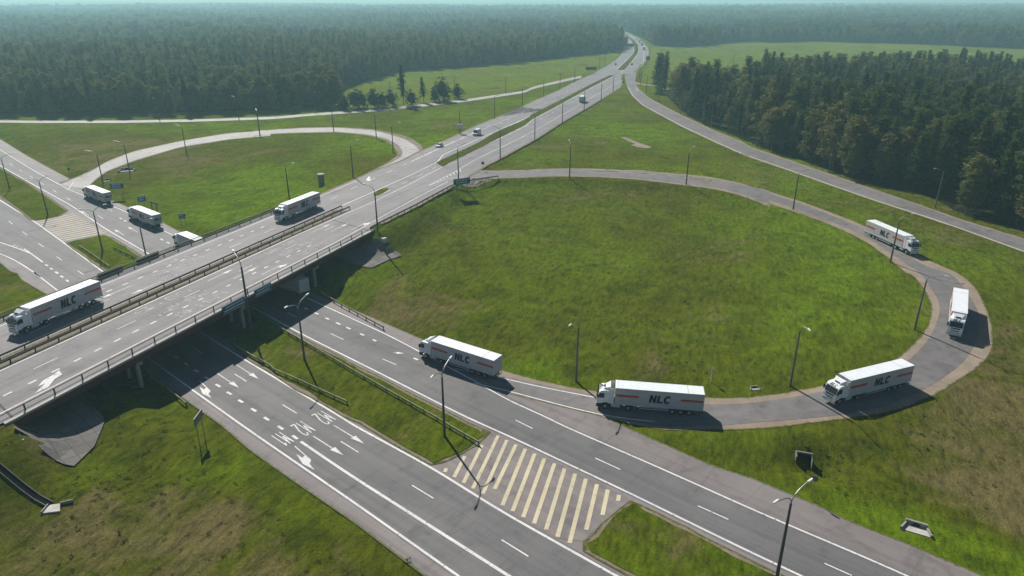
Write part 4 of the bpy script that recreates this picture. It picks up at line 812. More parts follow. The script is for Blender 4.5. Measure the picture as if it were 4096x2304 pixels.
def round_sign(px, label, h, r, m, shape='round', ang=0.):
    p = at([P(*px)[0]])[0]; root = empty("round_sign", tuple(p), ang); tag(root, label, "road sign")
    MB().tube([(0, 0, -.3), (0, 0, h)], .045, 8).build("post", STEEL, root)
    (MB().cyl((0, -.07, h - r), r, 'y', .05, 20) if shape == 'round' else MB().box(-r, r, -.1, -.05, h - 2 * r, h)).build("sign_plate", m, root)
round_sign(('B3', 580, 722), "small round sign on a thin post beside the lower road at the right", 3.6, .42, SIGNB, ang=-.7)
round_sign(('M1', 2178, 428), "small round blue sign where the right loop meets the highway verge", 3.2, .55, SIGNB)
round_sign(('M0', 660, 480), "small blue sign at the corner of the lower road and the left loop", 3.2, .5, BLUE)
round_sign(('T2', 1155, 790), "small dark marker at the tip of the gore", 2.0, .45, BLACK, 'sq')
pb = at([P('T1', 1965, 1255)[0]])[0]; root = empty("roadside_cabinet", tuple(pb), .5); tag(root, "grey box on a frame beside the lamp post on the highway verge", "cabinet"); MB().box(-1.3, 1.3, -.35, .35, 2.6, 4.4).build("cabinet", PALE, root, .05); MB().box(-.9, -.75, -.08, .08, -.3, 2.6).build("post", STEEL, root); MB().box(.75, .9, -.08, .08, -.3, 2.6).build("post", STEEL, root)
# concrete tower by the bridge
pb = at([P('M1', 672, 578)[0]])[0]; root = empty("concrete_turret", tuple(pb), .3); tag(root, "round grey concrete turret with a pale cap on the grass beyond the bridge", "turret")
MB().tube([(0, 0, -.4), (0, 0, 4.0)], [1.0, .95], 20).build("shaft", CONC_D, root); MB().tube([(0, 0, 4.0), (0, 0, 4.3)], [1.12, 1.12], 20).build("cap", CONC_W, root); MB().box(-.35, .35, -1.03, -.8, 0, 1.7).build("door", SIGNB, root)
# far signs
def far_board(px, w, h, z0, label, m, name="roadside_board"):
    p = at([P(*px)[0]])[0]; root = empty(name, tuple(p), 0); tag(root, label, "road sign"); MB().box(-w / 2, w / 2, -.1, .1, z0, z0 + h).build("sign_board", m, root, .02)
    for x in (-w * .3, w * .3): MB().box(x - .12, x + .12, .1, .35, -.3, z0 + h * .8).build("post", STEEL, root)
far_board(('T2', 850, 692), 9, 2.4, 3.2, "brown roadside board on the meadow left of the highway", BROWN); far_board(('T2', 1378, 625), 3.6, 3.4, 6, "blue sign on a post at the right edge of the highway bend", BLUE, "direction_sign")
far_board(('T2', 1150, 455), 11, 9, 5, "tall grey board at the edge of the left wood by the highway bend", SIGNB)
g0, g1 = at(P('T2', 1150, 492, 1262, 492), 'm'); root = empty("sign_gantry", tuple(g0), math.atan2(g1[1] - g0[1], g1[0] - g0[0])); L = np.linalg.norm((g1 - g0)[:2]); tag(root, "sign gantry spanning the left carriageway at the highway bend", "sign gantry")
MB().box(-3, L + 2, -.4, .4, 8.2, 9.1).build("crossbeam", RAIL_D, root); MB().box(L * .28, L * .85, -.62, -.45, 6.8, 10.2).build("sign_board", SIGNB, root)
for x in (-2, L + 1): MB().box(x - .25, x + .25, -.25, .25, -.3, 8.2).build("leg", RAIL_D, root)
# utility pole with a brace in the right meadow
a, b = at(P('T2', 2172, 632, 2105, 640)); root = empty("utility_pole", tuple(a)); tag(root, "braced wooden pole standing in the bright meadow beyond the right wood", "utility pole")
WOOD = concrete("weathered_wood", (.10, .085, .07)); d = Vector(b - a); MB().tube([(0, 0, -.5), (.6, 0, 11.5)], [.22, .16], 8).build("pole", WOOD, root); MB().tube([d, Vector((.5, 0, 9.6))], [.2, .15], 8).build("brace", WOOD, root); MB().box(-.7, 1.9, -.08, .08, 10.6, 10.8).build("crossarm", WOOD, root)
# culverts and drains
def tri_head(px, label, name="culvert", big=1., ang=0.):
    p = at([P(*px)[0]])[0]; root = empty(name, tuple(p), ang); root.scale = (big,) * 3; tag(root, label, "culvert")
    MB().box(-1.4, 1.4, .1, .4, -.6, .75).build("headwall", CONC, root, .03); MB().prism([(-1.4, .1), (-1.15, .1), (-1.75, -1.5), (-2.0, -1.45)], 'z', -.6, .45).build("wing_wall", CONC, root); MB().prism([(1.15, .1), (1.4, .1), (2.0, -1.45), (1.75, -1.5)], 'z', -.6, .45).build("wing_wall", CONC, root)
    MB().cyl((0, .06, .1), .5, 'y', .12, 18).build("opening", BLACK, root); MB().prism([(-1.15, .1), (1.15, .1), (1.75, -1.5), (-1.75, -1.5)], 'z', -.5, .10).build("apron", CONC_W, root)
tri_head(('B3', 1560, 990), "pale concrete culvert head with splayed walls on the grass at the lower right", big=.88, ang=-.5)
tri_head(('M0', 1190, 425), "pale concrete culvert head beside the lamp post inside the left loop", big=1.5, ang=.4); tri_head(('M0', 1005, 520), "small pale concrete drain head in the grass at the loop mouth", big=.9, ang=.6)
tri_head(('L2', 2375, 1102), "small pale drain head on the grass inside the right loop", big=.45, ang=.1)
p = at([P('B3', 560, 325)[0]])[0]; root = empty("culvert", (42.3, 83.3, zg(np.array([[42.3, 81.4]]))[0] + .25), -.3); root.scale = (.7,) * 3; tag(root, "dark concrete culvert mouth in the hollow under the right loop", "culvert")
MB().box(-1.7, 1.7, .2, .6, 1.75, 2.15).build("lintel", CONC_D, root, .03); MB().prism([(-1.7, 2.1), (-1.7, -.4), (-1.45, -.4), (-1.45, 2.1)], 'y', -1.6, .6).build("side_wall", CONC_D, root); MB().prism([(1.45, 2.1), (1.45, -.4), (1.7, -.4), (1.7, 1.6)], 'y', -1.9, .6).build("side_wall", CONC_D, root); MB().box(-1.45, 1.45, .5, .58, -.4, 1.75).build("opening", BLACK, root)
# drainage chute at the lower left
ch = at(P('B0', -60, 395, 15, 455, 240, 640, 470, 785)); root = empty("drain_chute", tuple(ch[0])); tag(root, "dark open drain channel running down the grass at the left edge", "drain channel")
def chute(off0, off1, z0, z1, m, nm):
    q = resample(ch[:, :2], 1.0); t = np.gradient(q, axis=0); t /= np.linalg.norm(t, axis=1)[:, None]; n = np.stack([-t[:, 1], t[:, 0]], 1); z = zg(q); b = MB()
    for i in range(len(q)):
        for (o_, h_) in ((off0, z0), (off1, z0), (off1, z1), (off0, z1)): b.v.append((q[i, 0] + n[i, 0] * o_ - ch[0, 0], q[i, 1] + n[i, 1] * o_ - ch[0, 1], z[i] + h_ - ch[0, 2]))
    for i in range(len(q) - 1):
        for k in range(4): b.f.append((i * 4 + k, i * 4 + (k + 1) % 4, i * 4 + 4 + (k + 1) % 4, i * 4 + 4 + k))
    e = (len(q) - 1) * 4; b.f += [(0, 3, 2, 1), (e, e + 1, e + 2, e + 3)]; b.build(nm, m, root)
chute(.38, .46, -.3, .24, CONC_D, "side_wall"); chute(-.46, -.38, -.3, .24, CONC_D, "side_wall"); chute(-.38, .38, -.3, .05, mat("bed_painted_shade", (.008, .009, .008), .95, spec=.05), "channel_bed")  # channel bed coloured near black to stand for the shadow between the walls
p = at([P('B0', 500, 800)[0]])[0]; root = empty("drain_outlet", tuple(p), .2); root.scale = (.72,) * 3; tag(root, "pale splayed concrete outlet at the foot of the dark drain channel", "drain outlet"); MB().prism([(-.9, .5), (.9, .5), (1.6, -1.6), (-1.2, -1.6)], 'z', -.3, .12).build("apron", CONC_W, root); MB().prism([(-.9, .5), (-1.1, .5), (-1.4, -1.6), (-1.2, -1.6)], 'z', -.3, .4).build("wing_wall", CONC, root); MB().prism([(.9, .5), (2.9, .9), (2.9, .75), (1.0, .32)], 'z', -.3, .45).build("wing_wall", CONC, root)
o = draped_thing("concrete_slab", P('M0', 815, 1105, 850, 1095, 945, 1150, 920, 1172, 880, 1160), CONC, "cracked pale concrete slab in the grass of the left island", "slab", .12)
o = drape_poly("sand_patch", P('M2', 1100, 105, 1180, 115, 1290, 160, 1420, 205, 1390, 225, 1250, 200, 1210, 190, 1260, 178, 1170, 140), 'g', .06, SAND, 1.5, rough=.8); S(o)
mp = at(P('L2', 1972, 1045)); root = empty("marker_post", tuple(mp[0]), .3); tag(root, "thin white marker post with an arrow shaped top inside the right loop", "marker post"); MB().box(-.06, .06, -.05, .05, -.2, 2.4).build("post", SIGNW, root); MB().prism([(-.3, 1.8), (.3, 1.8), (0, 2.9)], 'y', -.05, -.08).build("plate", PALE, root)

# ---------------------------------------------------------------- lorries
_mc = {}
def part(key, name, parent, fn, m, bevel=0.):
    if key not in _mc: _mc[key] = fn().mesh(key, m, bevel)
    return newobj(name, _mc[key], parent)
def glyphs(word, h, slant, bold, m3, key, wide=.66):
    """heavy italic N, L, C as flat solid letters; m3 maps (x, y) in the lettering plane to a point, two depths"""
    b = MB(); x0 = 0; W_ = h * wide; t = bold * h
    def put(polys):
        for pl in polys:
            n = len(pl); o = len(b.v)
            for dpt in (0, 1): b.v += [m3(x0 + x + slant * y, y, dpt) for x, y in pl]
            b.f.append(tuple(o + i for i in range(n))[::-1]); b.f.append(tuple(o + n + i for i in range(n))); b.f.extend([(o + i, o + (i + 1) % n, o + n + (i + 1) % n, o + n + i) for i in range(n)])
    for ch in word:
        if ch == 'N': put([[(0, 0), (t, 0), (t, h), (0, h)], [(W_ - t, 0), (W_, 0), (W_, h), (W_ - t, h)], [(t * .99, h), (t * .99, h * .55), (W_ - t * .99, 0), (W_ - t * .99, h * .45)]])
        elif ch == 'L': put([[(0, 0), (t, 0), (t, h), (0, h)], [(t, 0), (W_ * .92, 0), (W_ * .92, t * .85), (t, t * .85)]])
        elif ch == 'C':
            cx_, cy_, ro, ry = W_ * .5, h * .5, W_ * .53, h * .53; A = np.radians(np.linspace(38, 322, 15))
            for i in range(14):
                a0, a1 = A[i], A[i + 1]; ri, rj = ro - t, ry - t * .85
                put([[(cx_ + ri * math.cos(a0), cy_ + rj * math.sin(a0)), (cx_ + ro * math.cos(a0), cy_ + ry * math.sin(a0)), (cx_ + ro * math.cos(a1), cy_ + ry * math.sin(a1)), (cx_ + ri * math.cos(a1), cy_ + rj * math.sin(a1))]])
        x0 += W_ * (1.0 if ch == 'L' else 1.13)
    b.width = x0; return b
def wheel(root, x, y, key, w=.34, r=.5):
    wh = empty("wheel", (x, y, r)); wh.parent = root
    part('tyre%s' % w, "tyre", wh, lambda: MB().tube([(0, -w / 2, 0), (0, -w / 2 + .04, 0), (0, w / 2 - .04, 0), (0, w / 2, 0)], [r - .05, r, r, r - .05], 22), TYRE)
    part('rim%s' % w, "rim", wh, lambda: MB().tube([(0, -w / 2 - .012, 0), (0, w / 2 + .012, 0)], [.27, .27], 18), RIM)
def lorry(pos, heading, label, style='curtain', art=0., rear=False, lettering=True, cablet=True, flip=False):
    root = empty("articulated_lorry", pos, heading); tag(root, label, "lorry", "white articulated lorries")
    kx = 4.55                         # kingpin
    def tractor(o):
        if art: o.matrix_local = Matrix.Translation((kx, 0, 0)) @ Matrix.Rotation(art, 4, 'Z') @ Matrix.Translation((-kx, 0, 0)) @ o.matrix_local
        return o
    F = 8.25
    def cab():
        prof = [(F - .02, .95), (F, 1.55), (F - .05, 2.0), (F - .42, 3.02), (F - .72, 3.28), (F - 1.0, 3.34), (F - 2.25, 3.34), (F - 2.25, 1.05), (F - 1.95, 1.05), (F - 1.85, 1.22), (F - 1.0, 1.22), (F - .85, 1.0)]
        return MB().prism(prof, 'y', -1.22, 1.22)
    c_ = tractor(part('cab', "cab", root, cab, WHITE, .06))
    def defl():
        b = MB(); z0 = 3.30; pts = [(F - .95, .75, z0), (F - .95, -.75, z0), (F - 2.2, -1.08, z0), (F - 2.2, 1.08, z0), (F - 1.35, .62, 3.62), (F - 1.35, -.62, 3.62), (F - 2.15, -1.0, 3.98), (F - 2.15, 1.0, 3.98)]
        o = len(b.v); b.v += pts; b.f += [(0, 1, 5, 4), (4, 5, 6, 7), (1, 2, 6, 5), (3, 0, 4, 7), (2, 3, 7, 6), (0, 3, 2, 1)]; return b
    tractor(part('defl', "roof_deflector", root, defl, WHITE, .05))
    tractor(part('deflslot', "roof_vent", root, lambda: MB().prism([(F - 1.18, 3.54), (F - 1.14, 3.58), (F - 1.30, 3.70), (F - 1.36, 3.66)], 'y', -.42, .42), BLACK))
    for sy in (-1, 1): tractor(part('fair%d' % sy, "side_fairing", root, lambda: MB().prism([(F - 2.25, 1.1), (F - 2.25, 3.85), (F - 2.75, 3.75), (F - 2.75, 1.1)], 'y', sy * 1.22 - .03, sy * 1.22 + .03), WHITE))
    def wsh():
        b = MB(); x0, x1, z0, z1 = F + .012, F - .375, 2.02, 2.96; b.v += [(x0 - .02, -1.08, z0), (x0 - .02, 1.08, z0), (x1 + .03, 1.0, z1), (x1 + .03, -1.0, z1), (x0 - .15, -1.08, z0), (x0 - .15, 1.08, z0), (x1 - .1, 1.0, z1), (x1 - .1, -1.0, z1)]
        b.f += [(0, 1, 2, 3), (4, 7, 6, 5), (0, 4, 5, 1), (1, 5, 6, 2), (2, 6, 7, 3), (3, 7, 4, 0)]; return b
    tractor(part('wsh', "windscreen", root, wsh, GLASS))
    for sy in (-1, 1):
        tractor(part('sw%d' % sy, "side_window", root, lambda: MB().prism([(F - .30, 2.10), (F - .48, 2.85), (F - 1.25, 2.88), (F - 1.25, 2.05), (F - .7, 2.05)], 'y', sy * 1.222 - .012, sy * 1.222 + .012), GLASS))
        tractor(part('mir%d' % sy, "mirror", root, lambda: MB().box(F - .32, F - .12, sy * 1.36 - .11, sy * 1.36 + .11, 2.05, 2.75), BLACK, .03))
        tractor(part('hl%d' % sy, "headlight", root, lambda: MB().box(F - .08, F + .035, sy * .98 - .18, sy * .98 + .18, .78, .98), LAMPW, .02))
        tractor(part('sk%d' % sy, "side_skirt", root, lambda: MB().prism([(F - .9, .45), (F - .82, 1.04), (F - .05, 1.0), (F - .05, .45)], 'y', sy * 1.2 - .04, sy * 1.2 + .04).prism([(F - 2.3, .45), (F - 2.3, 1.1), (F - 1.98, 1.1), (F - 1.9, .45)], 'y', sy * 1.2 - .04, sy * 1.2 + .04), BLACK))
    tractor(part('grille', "grille", root, lambda: MB().box(F - .05, F + .025, -.72, .72, 1.62, 1.84).box(F - .05, F + .03, -.66, .66, 1.18, 1.34), BLACK, .015))
    tractor(part('bump', "bumper", root, lambda: MB().box(F - .30, F + .02, -1.2, 1.2, .38, .98), BLACK if style == 'curtain' else PALE, .05))
    tractor(part('plate', "number_plate", root, lambda: MB().box(F + .02, F + .035, -.26, .26, .52, .64), SIGNW))
    tractor(part('chas', "tractor_chassis", root, lambda: MB().box(F - 6.0, F - 1.2, -.45, .45, .62, .95), BLACK))
    tractor(part('tank1', "fuel_tank", root, lambda: MB().box(F - 3.75, F - 2.45, .72, 1.2, .45, 1.0), PALE, .08)); tractor(part('tank2', "fuel_tank", root, lambda: MB().box(F - 3.75, F - 2.45, -1.2, -.72, .45, 1.0), PALE, .08))
    # trailer
    T0, T1 = -8.25, 5.35
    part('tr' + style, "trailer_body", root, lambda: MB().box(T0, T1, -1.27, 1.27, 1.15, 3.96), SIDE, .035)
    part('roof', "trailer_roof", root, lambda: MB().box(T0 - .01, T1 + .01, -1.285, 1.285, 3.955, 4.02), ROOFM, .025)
    part('roofb', "roof_bow", root, lambda: MB().box(T0 + 2.4, T0 + 2.5, -1.2, 1.2, 4.018, 4.035).box(T1 - .5, T1 - .44, -1.2, 1.2, 4.018, 4.035), SIDE)
    part('rail', "side_rail", root, lambda: MB().box(T0 - .005, T1 + .005, -1.29, -1.26, 1.06, 1.2).box(T0 - .005, T1 + .005, 1.26, 1.29, 1.06, 1.2), PALE)
    part('tch', "trailer_chassis", root, lambda: MB().box(T0 + .1, T1 - .6, -.55, .55, .72, 1.15).box(T0, T0 + .12, -1.2, 1.2, .5, .62), BLACK)
    for sy in (-1, 1):
        part('guard%d' % sy, "side_guard", root, lambda: MB().box(T0 + 5.2, T1 - 3.9, sy * 1.18 - .03, sy * 1.18 + .03, .55, .66).box(T0 + 5.2, T1 - 3.9, sy * 1.18 - .03, sy * 1.18 + .03, .85, .95), PALE if style == 'container' else STEEL)
        part('leg%d' % sy, "landing_leg", root, lambda: MB().box(2.1, 2.25, sy * .7 - .07, sy * .7 + .07, .25, 1.15), STEEL)
    part('box', "pallet_box", root, lambda: MB().box(-1.6, 1.0, -1.15, -.6, .55, 1.05), BLACK, .03)
    part('doors', "rear_door", root, lambda: MB().box(T0 - .03, T0 + .01, -1.24, -.015, 1.2, 3.92).box(T0 - .03, T0 + .01, .015, 1.24, 1.2, 3.92), SIDE, .008)
    part('drods', "door_rods", root, lambda: MB().box(T0 - .06, T0 - .03, -.46, -.42, 1.2, 3.9).box(T0 - .06, T0 - .03, .42, .46, 1.2, 3.9).box(T0 - .06, T0 - .03, -.86, -.82, 1.2, 3.9).box(T0 - .06, T0 - .03, .82, .86, 1.2, 3.9).box(T0 - .055, T0 - .03, -.02, .02, 1.2, 3.9), SEAM)
    for sy in (-1, 1): part('tl%d' % sy, "tail_light", root, lambda: MB().box(T0 - .06, T0, sy * 1.0 - .18, sy * 1.0 + .18, .92, 1.06), TAILR)
    if style == 'container':
        def ribs():
            b = MB()
            for k in range(1, 30): x = T0 + 13.6 * k / 30; b.box(x - .012, x + .012, -1.278, -1.268, 1.22, 3.9); b.box(x - .012, x + .012, 1.268, 1.278, 1.22, 3.9)
            return b
        part('ribs', "panel_seams", root, ribs, SEAM)
    if lettering:
        for sy in (-1, 1):
            # text reads left to right when seen from outside: on the left side (+y) forward is to the left
            def mp(x, y, d, sy=sy, s=1.): return ((1.45 - x if sy > 0 else -1.45 + x) - 1.35, sy * (1.272 + .014 * d), (1.86 if style != 'container' else 1.75) + y)
            if style == 'container': hgt, bw, wd = 1.55, .25, .62
            else: hgt, bw, wd = 1.36, .27, .76
            part('let%s%d' % (style, sy), "lettering", root, lambda: glyphs("NLC", hgt, .14, bw, mp, 'a', wd), INK)
            for a0, a1 in ((T0 + .12, T0 + 3.5), (T1 - 3.7, T1 - .2)):
                part('red%d%.1f' % (sy, a0), "red_stripe", root, lambda: MB().box(a0, a1, sy * 1.28 - .008, sy * 1.28 + .008, 2.60, 2.88), RED)
                part('blk%d%.1f' % (sy, a0), "black_stripe", root, lambda: MB().box(a0, a1, sy * 1.28 - .008, sy * 1.28 + .008, 2.49, 2.545), INK)
            if style == 'container':
                def tri(): 
                    b = MB(); x = T0 + 1.0; b.box(x - .16, x + .16, sy * 1.28 - .008, sy * 1.28 + .008, 1.95, 2.3); b.prism([(x - .18, 1.55), (x + .18, 1.55), (x, 1.85)], 'y', sy * 1.28 - .008, sy * 1.28 + .008)
                    for k in range(4): b.box(T0 + .35 + k * .2, T0 + .45 + k * .2, sy * 1.28 - .008, sy * 1.28 + .008, 3.72, 3.82)
                    b.box(T0 + .55, T0 + .72, sy * 1.28 - .008, sy * 1.28 + .008, 3.1, 3.3); return b
                part('war%d' % sy, "warning_labels", root, tri, ORANGE)
                part('small%d' % sy, "small_print", root, lambda: [b.box(T0 + 1.0 + k * .24, T0 + 1.16 + k * .24, sy * 1.28 - .008, sy * 1.28 + .008, 3.55, 3.63) for b in [MB()] for k in range(6)][-1], INKB)
    if rear and lettering:
        part('rlet', "rear_lettering", root, lambda: glyphs("NLC", .72, .3, .26, lambda x, y, d: (T0 - .062 - .012 * d, .78 - x * 1.3, 2.25 + y), 'r'), INK)
        part('rred', "rear_stripe", root, lambda: MB().box(T0 - .075, T0 - .06, 1.08, 1.25, 2.35, 2.62).box(T0 - .075, T0 - .06, -1.25, -1.08, 2.62, 2.85), RED)
        part('rsm', "rear_print", root, lambda: MB().box(T0 - .075, T0 - .06, .9, 1.1, 1.7, 1.95).box(T0 - .075, T0 - .06, .1, .7, 1.75, 1.78).box(T0 - .075, T0 - .06, -.9, -.15, 1.8, 1.83).box(T0 - .075, T0 - .06, .1, .75, 1.55, 1.58), INK)
    if cablet and lettering:
        tractor(part('clet', "cab_lettering", root, lambda: glyphs("NLC", .46, .2, .26, lambda x, y, d: (F - .455 - y * .88 + .02 * d, -.66 + x * 1.25, 3.03 + y * .66 + .03 * d), 'c'), INK))
    for x in (F - 1.42,):
        for sy in (-1, 1): tractor(_wheel_obj(root, x, sy * 1.02))
    for sy in (-1, 1): tractor(_wheel_obj(root, F - 5.05, sy * .95, .6))
    for x in (T0 + 2.6, T0 + 3.9, T0 + 5.2):
        if x < T0 + 5.1:
            pass
        for sy in (-1, 1): _wheel_obj(root, x - .55, sy * 1.03)
    return root
def _wheel_obj(root, x, y, w=.34):
    wheel(root, x, y, 'w', w); return root.children[-1] if False else [c for c in root.children][-1]
def by_side(front_px, rear_px, surf, near_side, L=16.5, anchor='mid', heading=None):
    """position and heading from the ground line of the side facing the camera; near_side = +1 when that is the lorry's left"""
    q = at([P(*front_px)[0], P(*rear_px)[0]], surf); d = q[0] - q[1]; h = math.atan2(d[1], d[0]) if heading is None else heading
    u = np.array([math.cos(h), math.sin(h)]); n = np.array([-u[1], u[0]])
    c_ = q.mean(0)[:2] if anchor == 'mid' else (q[1][:2] + u * L / 2 if anchor == 'rear' else q[0][:2] - u * L / 2)
    c_ = c_ - n * 1.25 * near_side; z = SURF[surf](np.array([c_]))[0] + .06
    return (c_[0], c_[1], z), h
HM = math.atan2(-U[1], -U[0]); HP = math.atan2(-PD[1], -PD[0])
p, h = by_side(('L0', 222, 605), ('L0', 945, 305), 'm', 1, heading=HM); lorry(p, h, "white container lorry with black lettering and red stripes at the left end of the bridge", 'container')
p, h = by_side(('M1', 305, 912), ('M1', 665, 765), 'm', 1, heading=HM); lorry(p, h, "white container lorry in the middle of the bridge in front of the grey turret", 'container')
p, h = by_side(('M0', 810, 690), ('M0', 985, 755), 'g', 1, anchor='rear', heading=HP); lorry(p, h, "white lorry leaving on the lower road at the left, farthest of the convoy", rear=True)
p, h = by_side(('M0', 1210, 865), ('M0', 1445, 975), 'g', 1, anchor='rear', heading=HP); lorry(p, h, "white lorry with lettered rear doors on the lower road, second from the left", rear=True)
p, h = by_side(('M0', 1632, 1130), ('M0', 1900, 1250), 'g', 1, anchor='front', heading=HP); lorry(p, h, "unlettered white lorry half hidden behind the far bridge parapet", lettering=False)
p, h = by_side(('L1', 300, 200), ('L1', 475, 268), 'g', 1, anchor='rear', heading=HP); lorry(p, h, "grey lorry trailer driving into the shade under the bridge", lettering=False)
p, h = by_side(('L1', 1612, 822), ('L1', 2250, 1035), 'g', 1, anchor='mid'); lorry(p, h, "white lorry on the lower road behind the double arm lamp post, heading for the bridge")
p, h = by_side(('L2', 905, 1300), ('L2', 1880, 1372), 'g', 1, anchor='mid'); lorry(p, h, "white lorry seen side on where the right loop joins the lower road")
p, h = by_side(('L3', 795, 1285), ('L3', 1485, 1085), 'g', 1, anchor='mid'); lorry(p, h, "white lorry coming round the right loop towards the left, three quarter view", art=.06)
q = at(P('L3', 1915, 640, 1945, 280)); d = q[0] - q[1]; h = math.atan2(d[1], d[0]); u_ = np.array([math.cos(h), math.sin(h)]); c_ = q[0][:2] - u_ * 8.0
lorry((c_[0], c_[1], zg(np.array([c_]))[0] + .07), h, "white lorry seen from the front coming down the right loop", art=-.05)
p, h = by_side(('M3', 1470, 1215), ('M3', 1100, 1035), 'g', -1, anchor='mid'); lorry(p, h, "white lorry facing right at the top of the right loop below the wood")

# ---------------------------------------------------------------- cars, van, box lorry
CARW = mat("car_white", (.72, .73, .72), .3); CARB = mat("car_black", (.02, .022, .026), .3); CARG = mat("car_grey", (.16, .17, .18), .35)
def small_wheels(root, xs, y, r=.32):
    for x in xs:
        for sy in (-1, 1):
            w = empty("wheel", (x, sy * y, r)); w.parent = root
            part('st%.2f' % r, "tyre", w, lambda: MB().cyl((0, 0, 0), r, 'y', .22, 16), TYRE); part('sr%.2f' % r, "rim", w, lambda: MB().cyl((0, 0, 0), r * .6, 'y', .235, 12), RIM)
def car(pos, h, label, paint, group="cars on the highway", parts=True):
    root = empty("passenger_car", pos, h); tag(root, label, "car", group); k = paint.name
    def body():
        b = MB(); pr = [(2.15, .35), (2.2, .62), (1.95, .80), (1.0, .95), (-1.55, .98), (-2.1, .9), (-2.18, .55), (-2.1, .32)]; return b.prism(pr, 'y', -.88, .88)
    part('cb' + k, "body", root, body, paint, .06)
    def cabin(g=0.):
        b = MB(); z0, z1 = .93, 1.42; b.v += [(1.05 + g, -.80 - g, z0), (1.05 + g, .80 + g, z0), (-1.6 - g, .80 + g, z0), (-1.6 - g, -.80 - g, z0), (.25, -.62, z1), (.25, .62, z1), (-1.0, .62, z1), (-1.0, -.62, z1)]
        b.f += [(3, 2, 1, 0), (4, 5, 6, 7), (0, 1, 5, 4), (1, 2, 6, 5), (2, 3, 7, 6), (3, 0, 4, 7)]; return b
    part('cw', "windows", root, cabin, GLASS, .02); part('cr' + k, "roof", root, lambda: MB().box(-1.02, .27, -.64, .64, 1.40, 1.46), paint, .02)
    if parts:
        small_wheels(root, (1.35, -1.3), .80)
        for sy in (-1, 1): part('chl%d' % sy, "headlight", root, lambda: MB().box(2.08, 2.21, sy * .62 - .16, sy * .62 + .16, .6, .74), LAMPW); part('ctl%d' % sy, "tail_light", root, lambda: MB().box(-2.2, -2.1, sy * .65 - .14, sy * .65 + .14, .62, .8), TAILR)
    return root
def van(pos, h, label):
    root = empty("delivery_van", pos, h); tag(root, label, "van")
    part('vb', "body", root, lambda: MB().prism([(2.8, .4), (2.85, 1.05), (2.15, 1.35), (1.55, 2.2), (1.3, 2.55), (-2.8, 2.6), (-2.85, .4)], 'y', -1.0, 1.0), CARW, .08)
    def ws(): b = MB(); b.v += [(2.13, -.88, 1.42), (2.13, .88, 1.42), (1.62, .8, 2.15), (1.62, -.8, 2.15), (2.0, -.88, 1.36), (2.0, .88, 1.36), (1.5, .8, 2.1), (1.5, -.8, 2.1)]; b.v = [(x + .035, y, z + .03) for x, y, z in b.v]; b.f += [(0, 1, 2, 3), (4, 7, 6, 5), (0, 4, 5, 1), (1, 5, 6, 2), (2, 6, 7, 3), (3, 7, 4, 0)]; return b
    part('vw', "windscreen", root, ws, GLASS)
    for sy in (-1, 1): part('vs%d' % sy, "side_window", root, lambda: MB().prism([(1.85, 1.4), (1.45, 2.1), (.5, 2.15), (.5, 1.4)], 'y', sy * 1.0 - .012, sy * 1.0 + .012), GLASS); part('vh%d' % sy, "headlight", root, lambda: MB().box(2.75, 2.87, sy * .75 - .15, sy * .75 + .15, .85, 1.05), LAMPW)
    part('vg', "grille", root, lambda: MB().box(2.75, 2.875, -.55, .55, .55, .8), BLACK); small_wheels(root, (1.85, -1.8), .92, .36)
def box_lorry(pos, h, label, far=False, dark=False, group=None, cab_m=None):
    root = empty("box_lorry", pos, h); tag(root, label, "lorry", group)
    part('bl_box', "cargo_box", root, lambda: MB().box(-4.2, 2.0, -1.25, 1.25, 1.0, 3.6), SIDE, .04); part('bl_roof', "box_roof", root, lambda: MB().box(-4.22, 2.02, -1.27, 1.27, 3.595, 3.66), ROOFM, .02)
    part('bl_cab', "cab", root, lambda: MB().prism([(4.1, .6), (4.15, 1.5), (3.8, 2.6), (2.3, 2.7), (2.2, .6)], 'y', -1.15, 1.15), WHITE, .06); part('bl_ch', "chassis", root, lambda: MB().box(-4.2, 3.9, -.5, .5, .55, 1.0).box(-4.25, -4.1, -1.15, 1.15, .45, .6), BLACK)
    part('bl_ws', "windscreen", root, lambda: MB().prism([(4.15, 1.55), (4.18, 1.56), (3.88, 2.5), (3.84, 2.5)], 'y', -1.02, 1.02), GLASS); part('bl_dr', "rear_door", root, lambda: MB().box(-4.24, -4.19, -1.2, -.02, 1.05, 3.5).box(-4.24, -4.19, .02, 1.2, 1.05, 3.5), BLACK if dark else PALE)
    small_wheels(root, (3.1, -2.6), 1.02, .46)
def on_hwy(px, dirsign):
    q = at([P(*px)[0]], 'm')[0]; _, _, _, i = near_road(RM, q[None, :2]); t = RM['t'][i[0]] * dirsign; return (q[0], q[1], q[2] + .06), math.atan2(t[1], t[0])
p, h = on_hwy(('T2', 770, 955), 1); box_lorry(p, h, "white box lorry seen from behind on the highway beyond the interchange")
p, h = on_hwy(('M1', 2122, 95), -1); van(p, h, "white van driving towards the bridge on the highway")
p, h = on_hwy(('M1', 1772, 205), -1); car(p, h, "white car driving towards the bridge next to the left loop", CARW)
def z4(x, y): return (2380 + x * .1725, 100 + y * .1725)
def on_hwy_px(px, s):
    q = at([px], 'm')[0]; _, _, _, i = near_road(RM, q[None, :2]); t = RM['t'][i[0]] * s; return (q[0], q[1], q[2] + .06), math.atan2(t[1], t[0])
for xy, s, kind, lab in (((478, 925), -1, CARB, "dark car coming down the left carriageway near the median gap"), ((855, 925), 1, CARB, "black car driving away on the right carriageway past the median gap"), ((965, 352), 1, CARB, "small dark car ahead of the three far lorries"), ((752, 228), 1, CARB, "farthest dark car on the right carriageway before the wood"), ((772, 362), -1, CARW, "small white car on the far left carriageway by the median")):
    p, h = on_hwy_px(z4(*xy), s); car(p, h, lab, kind)
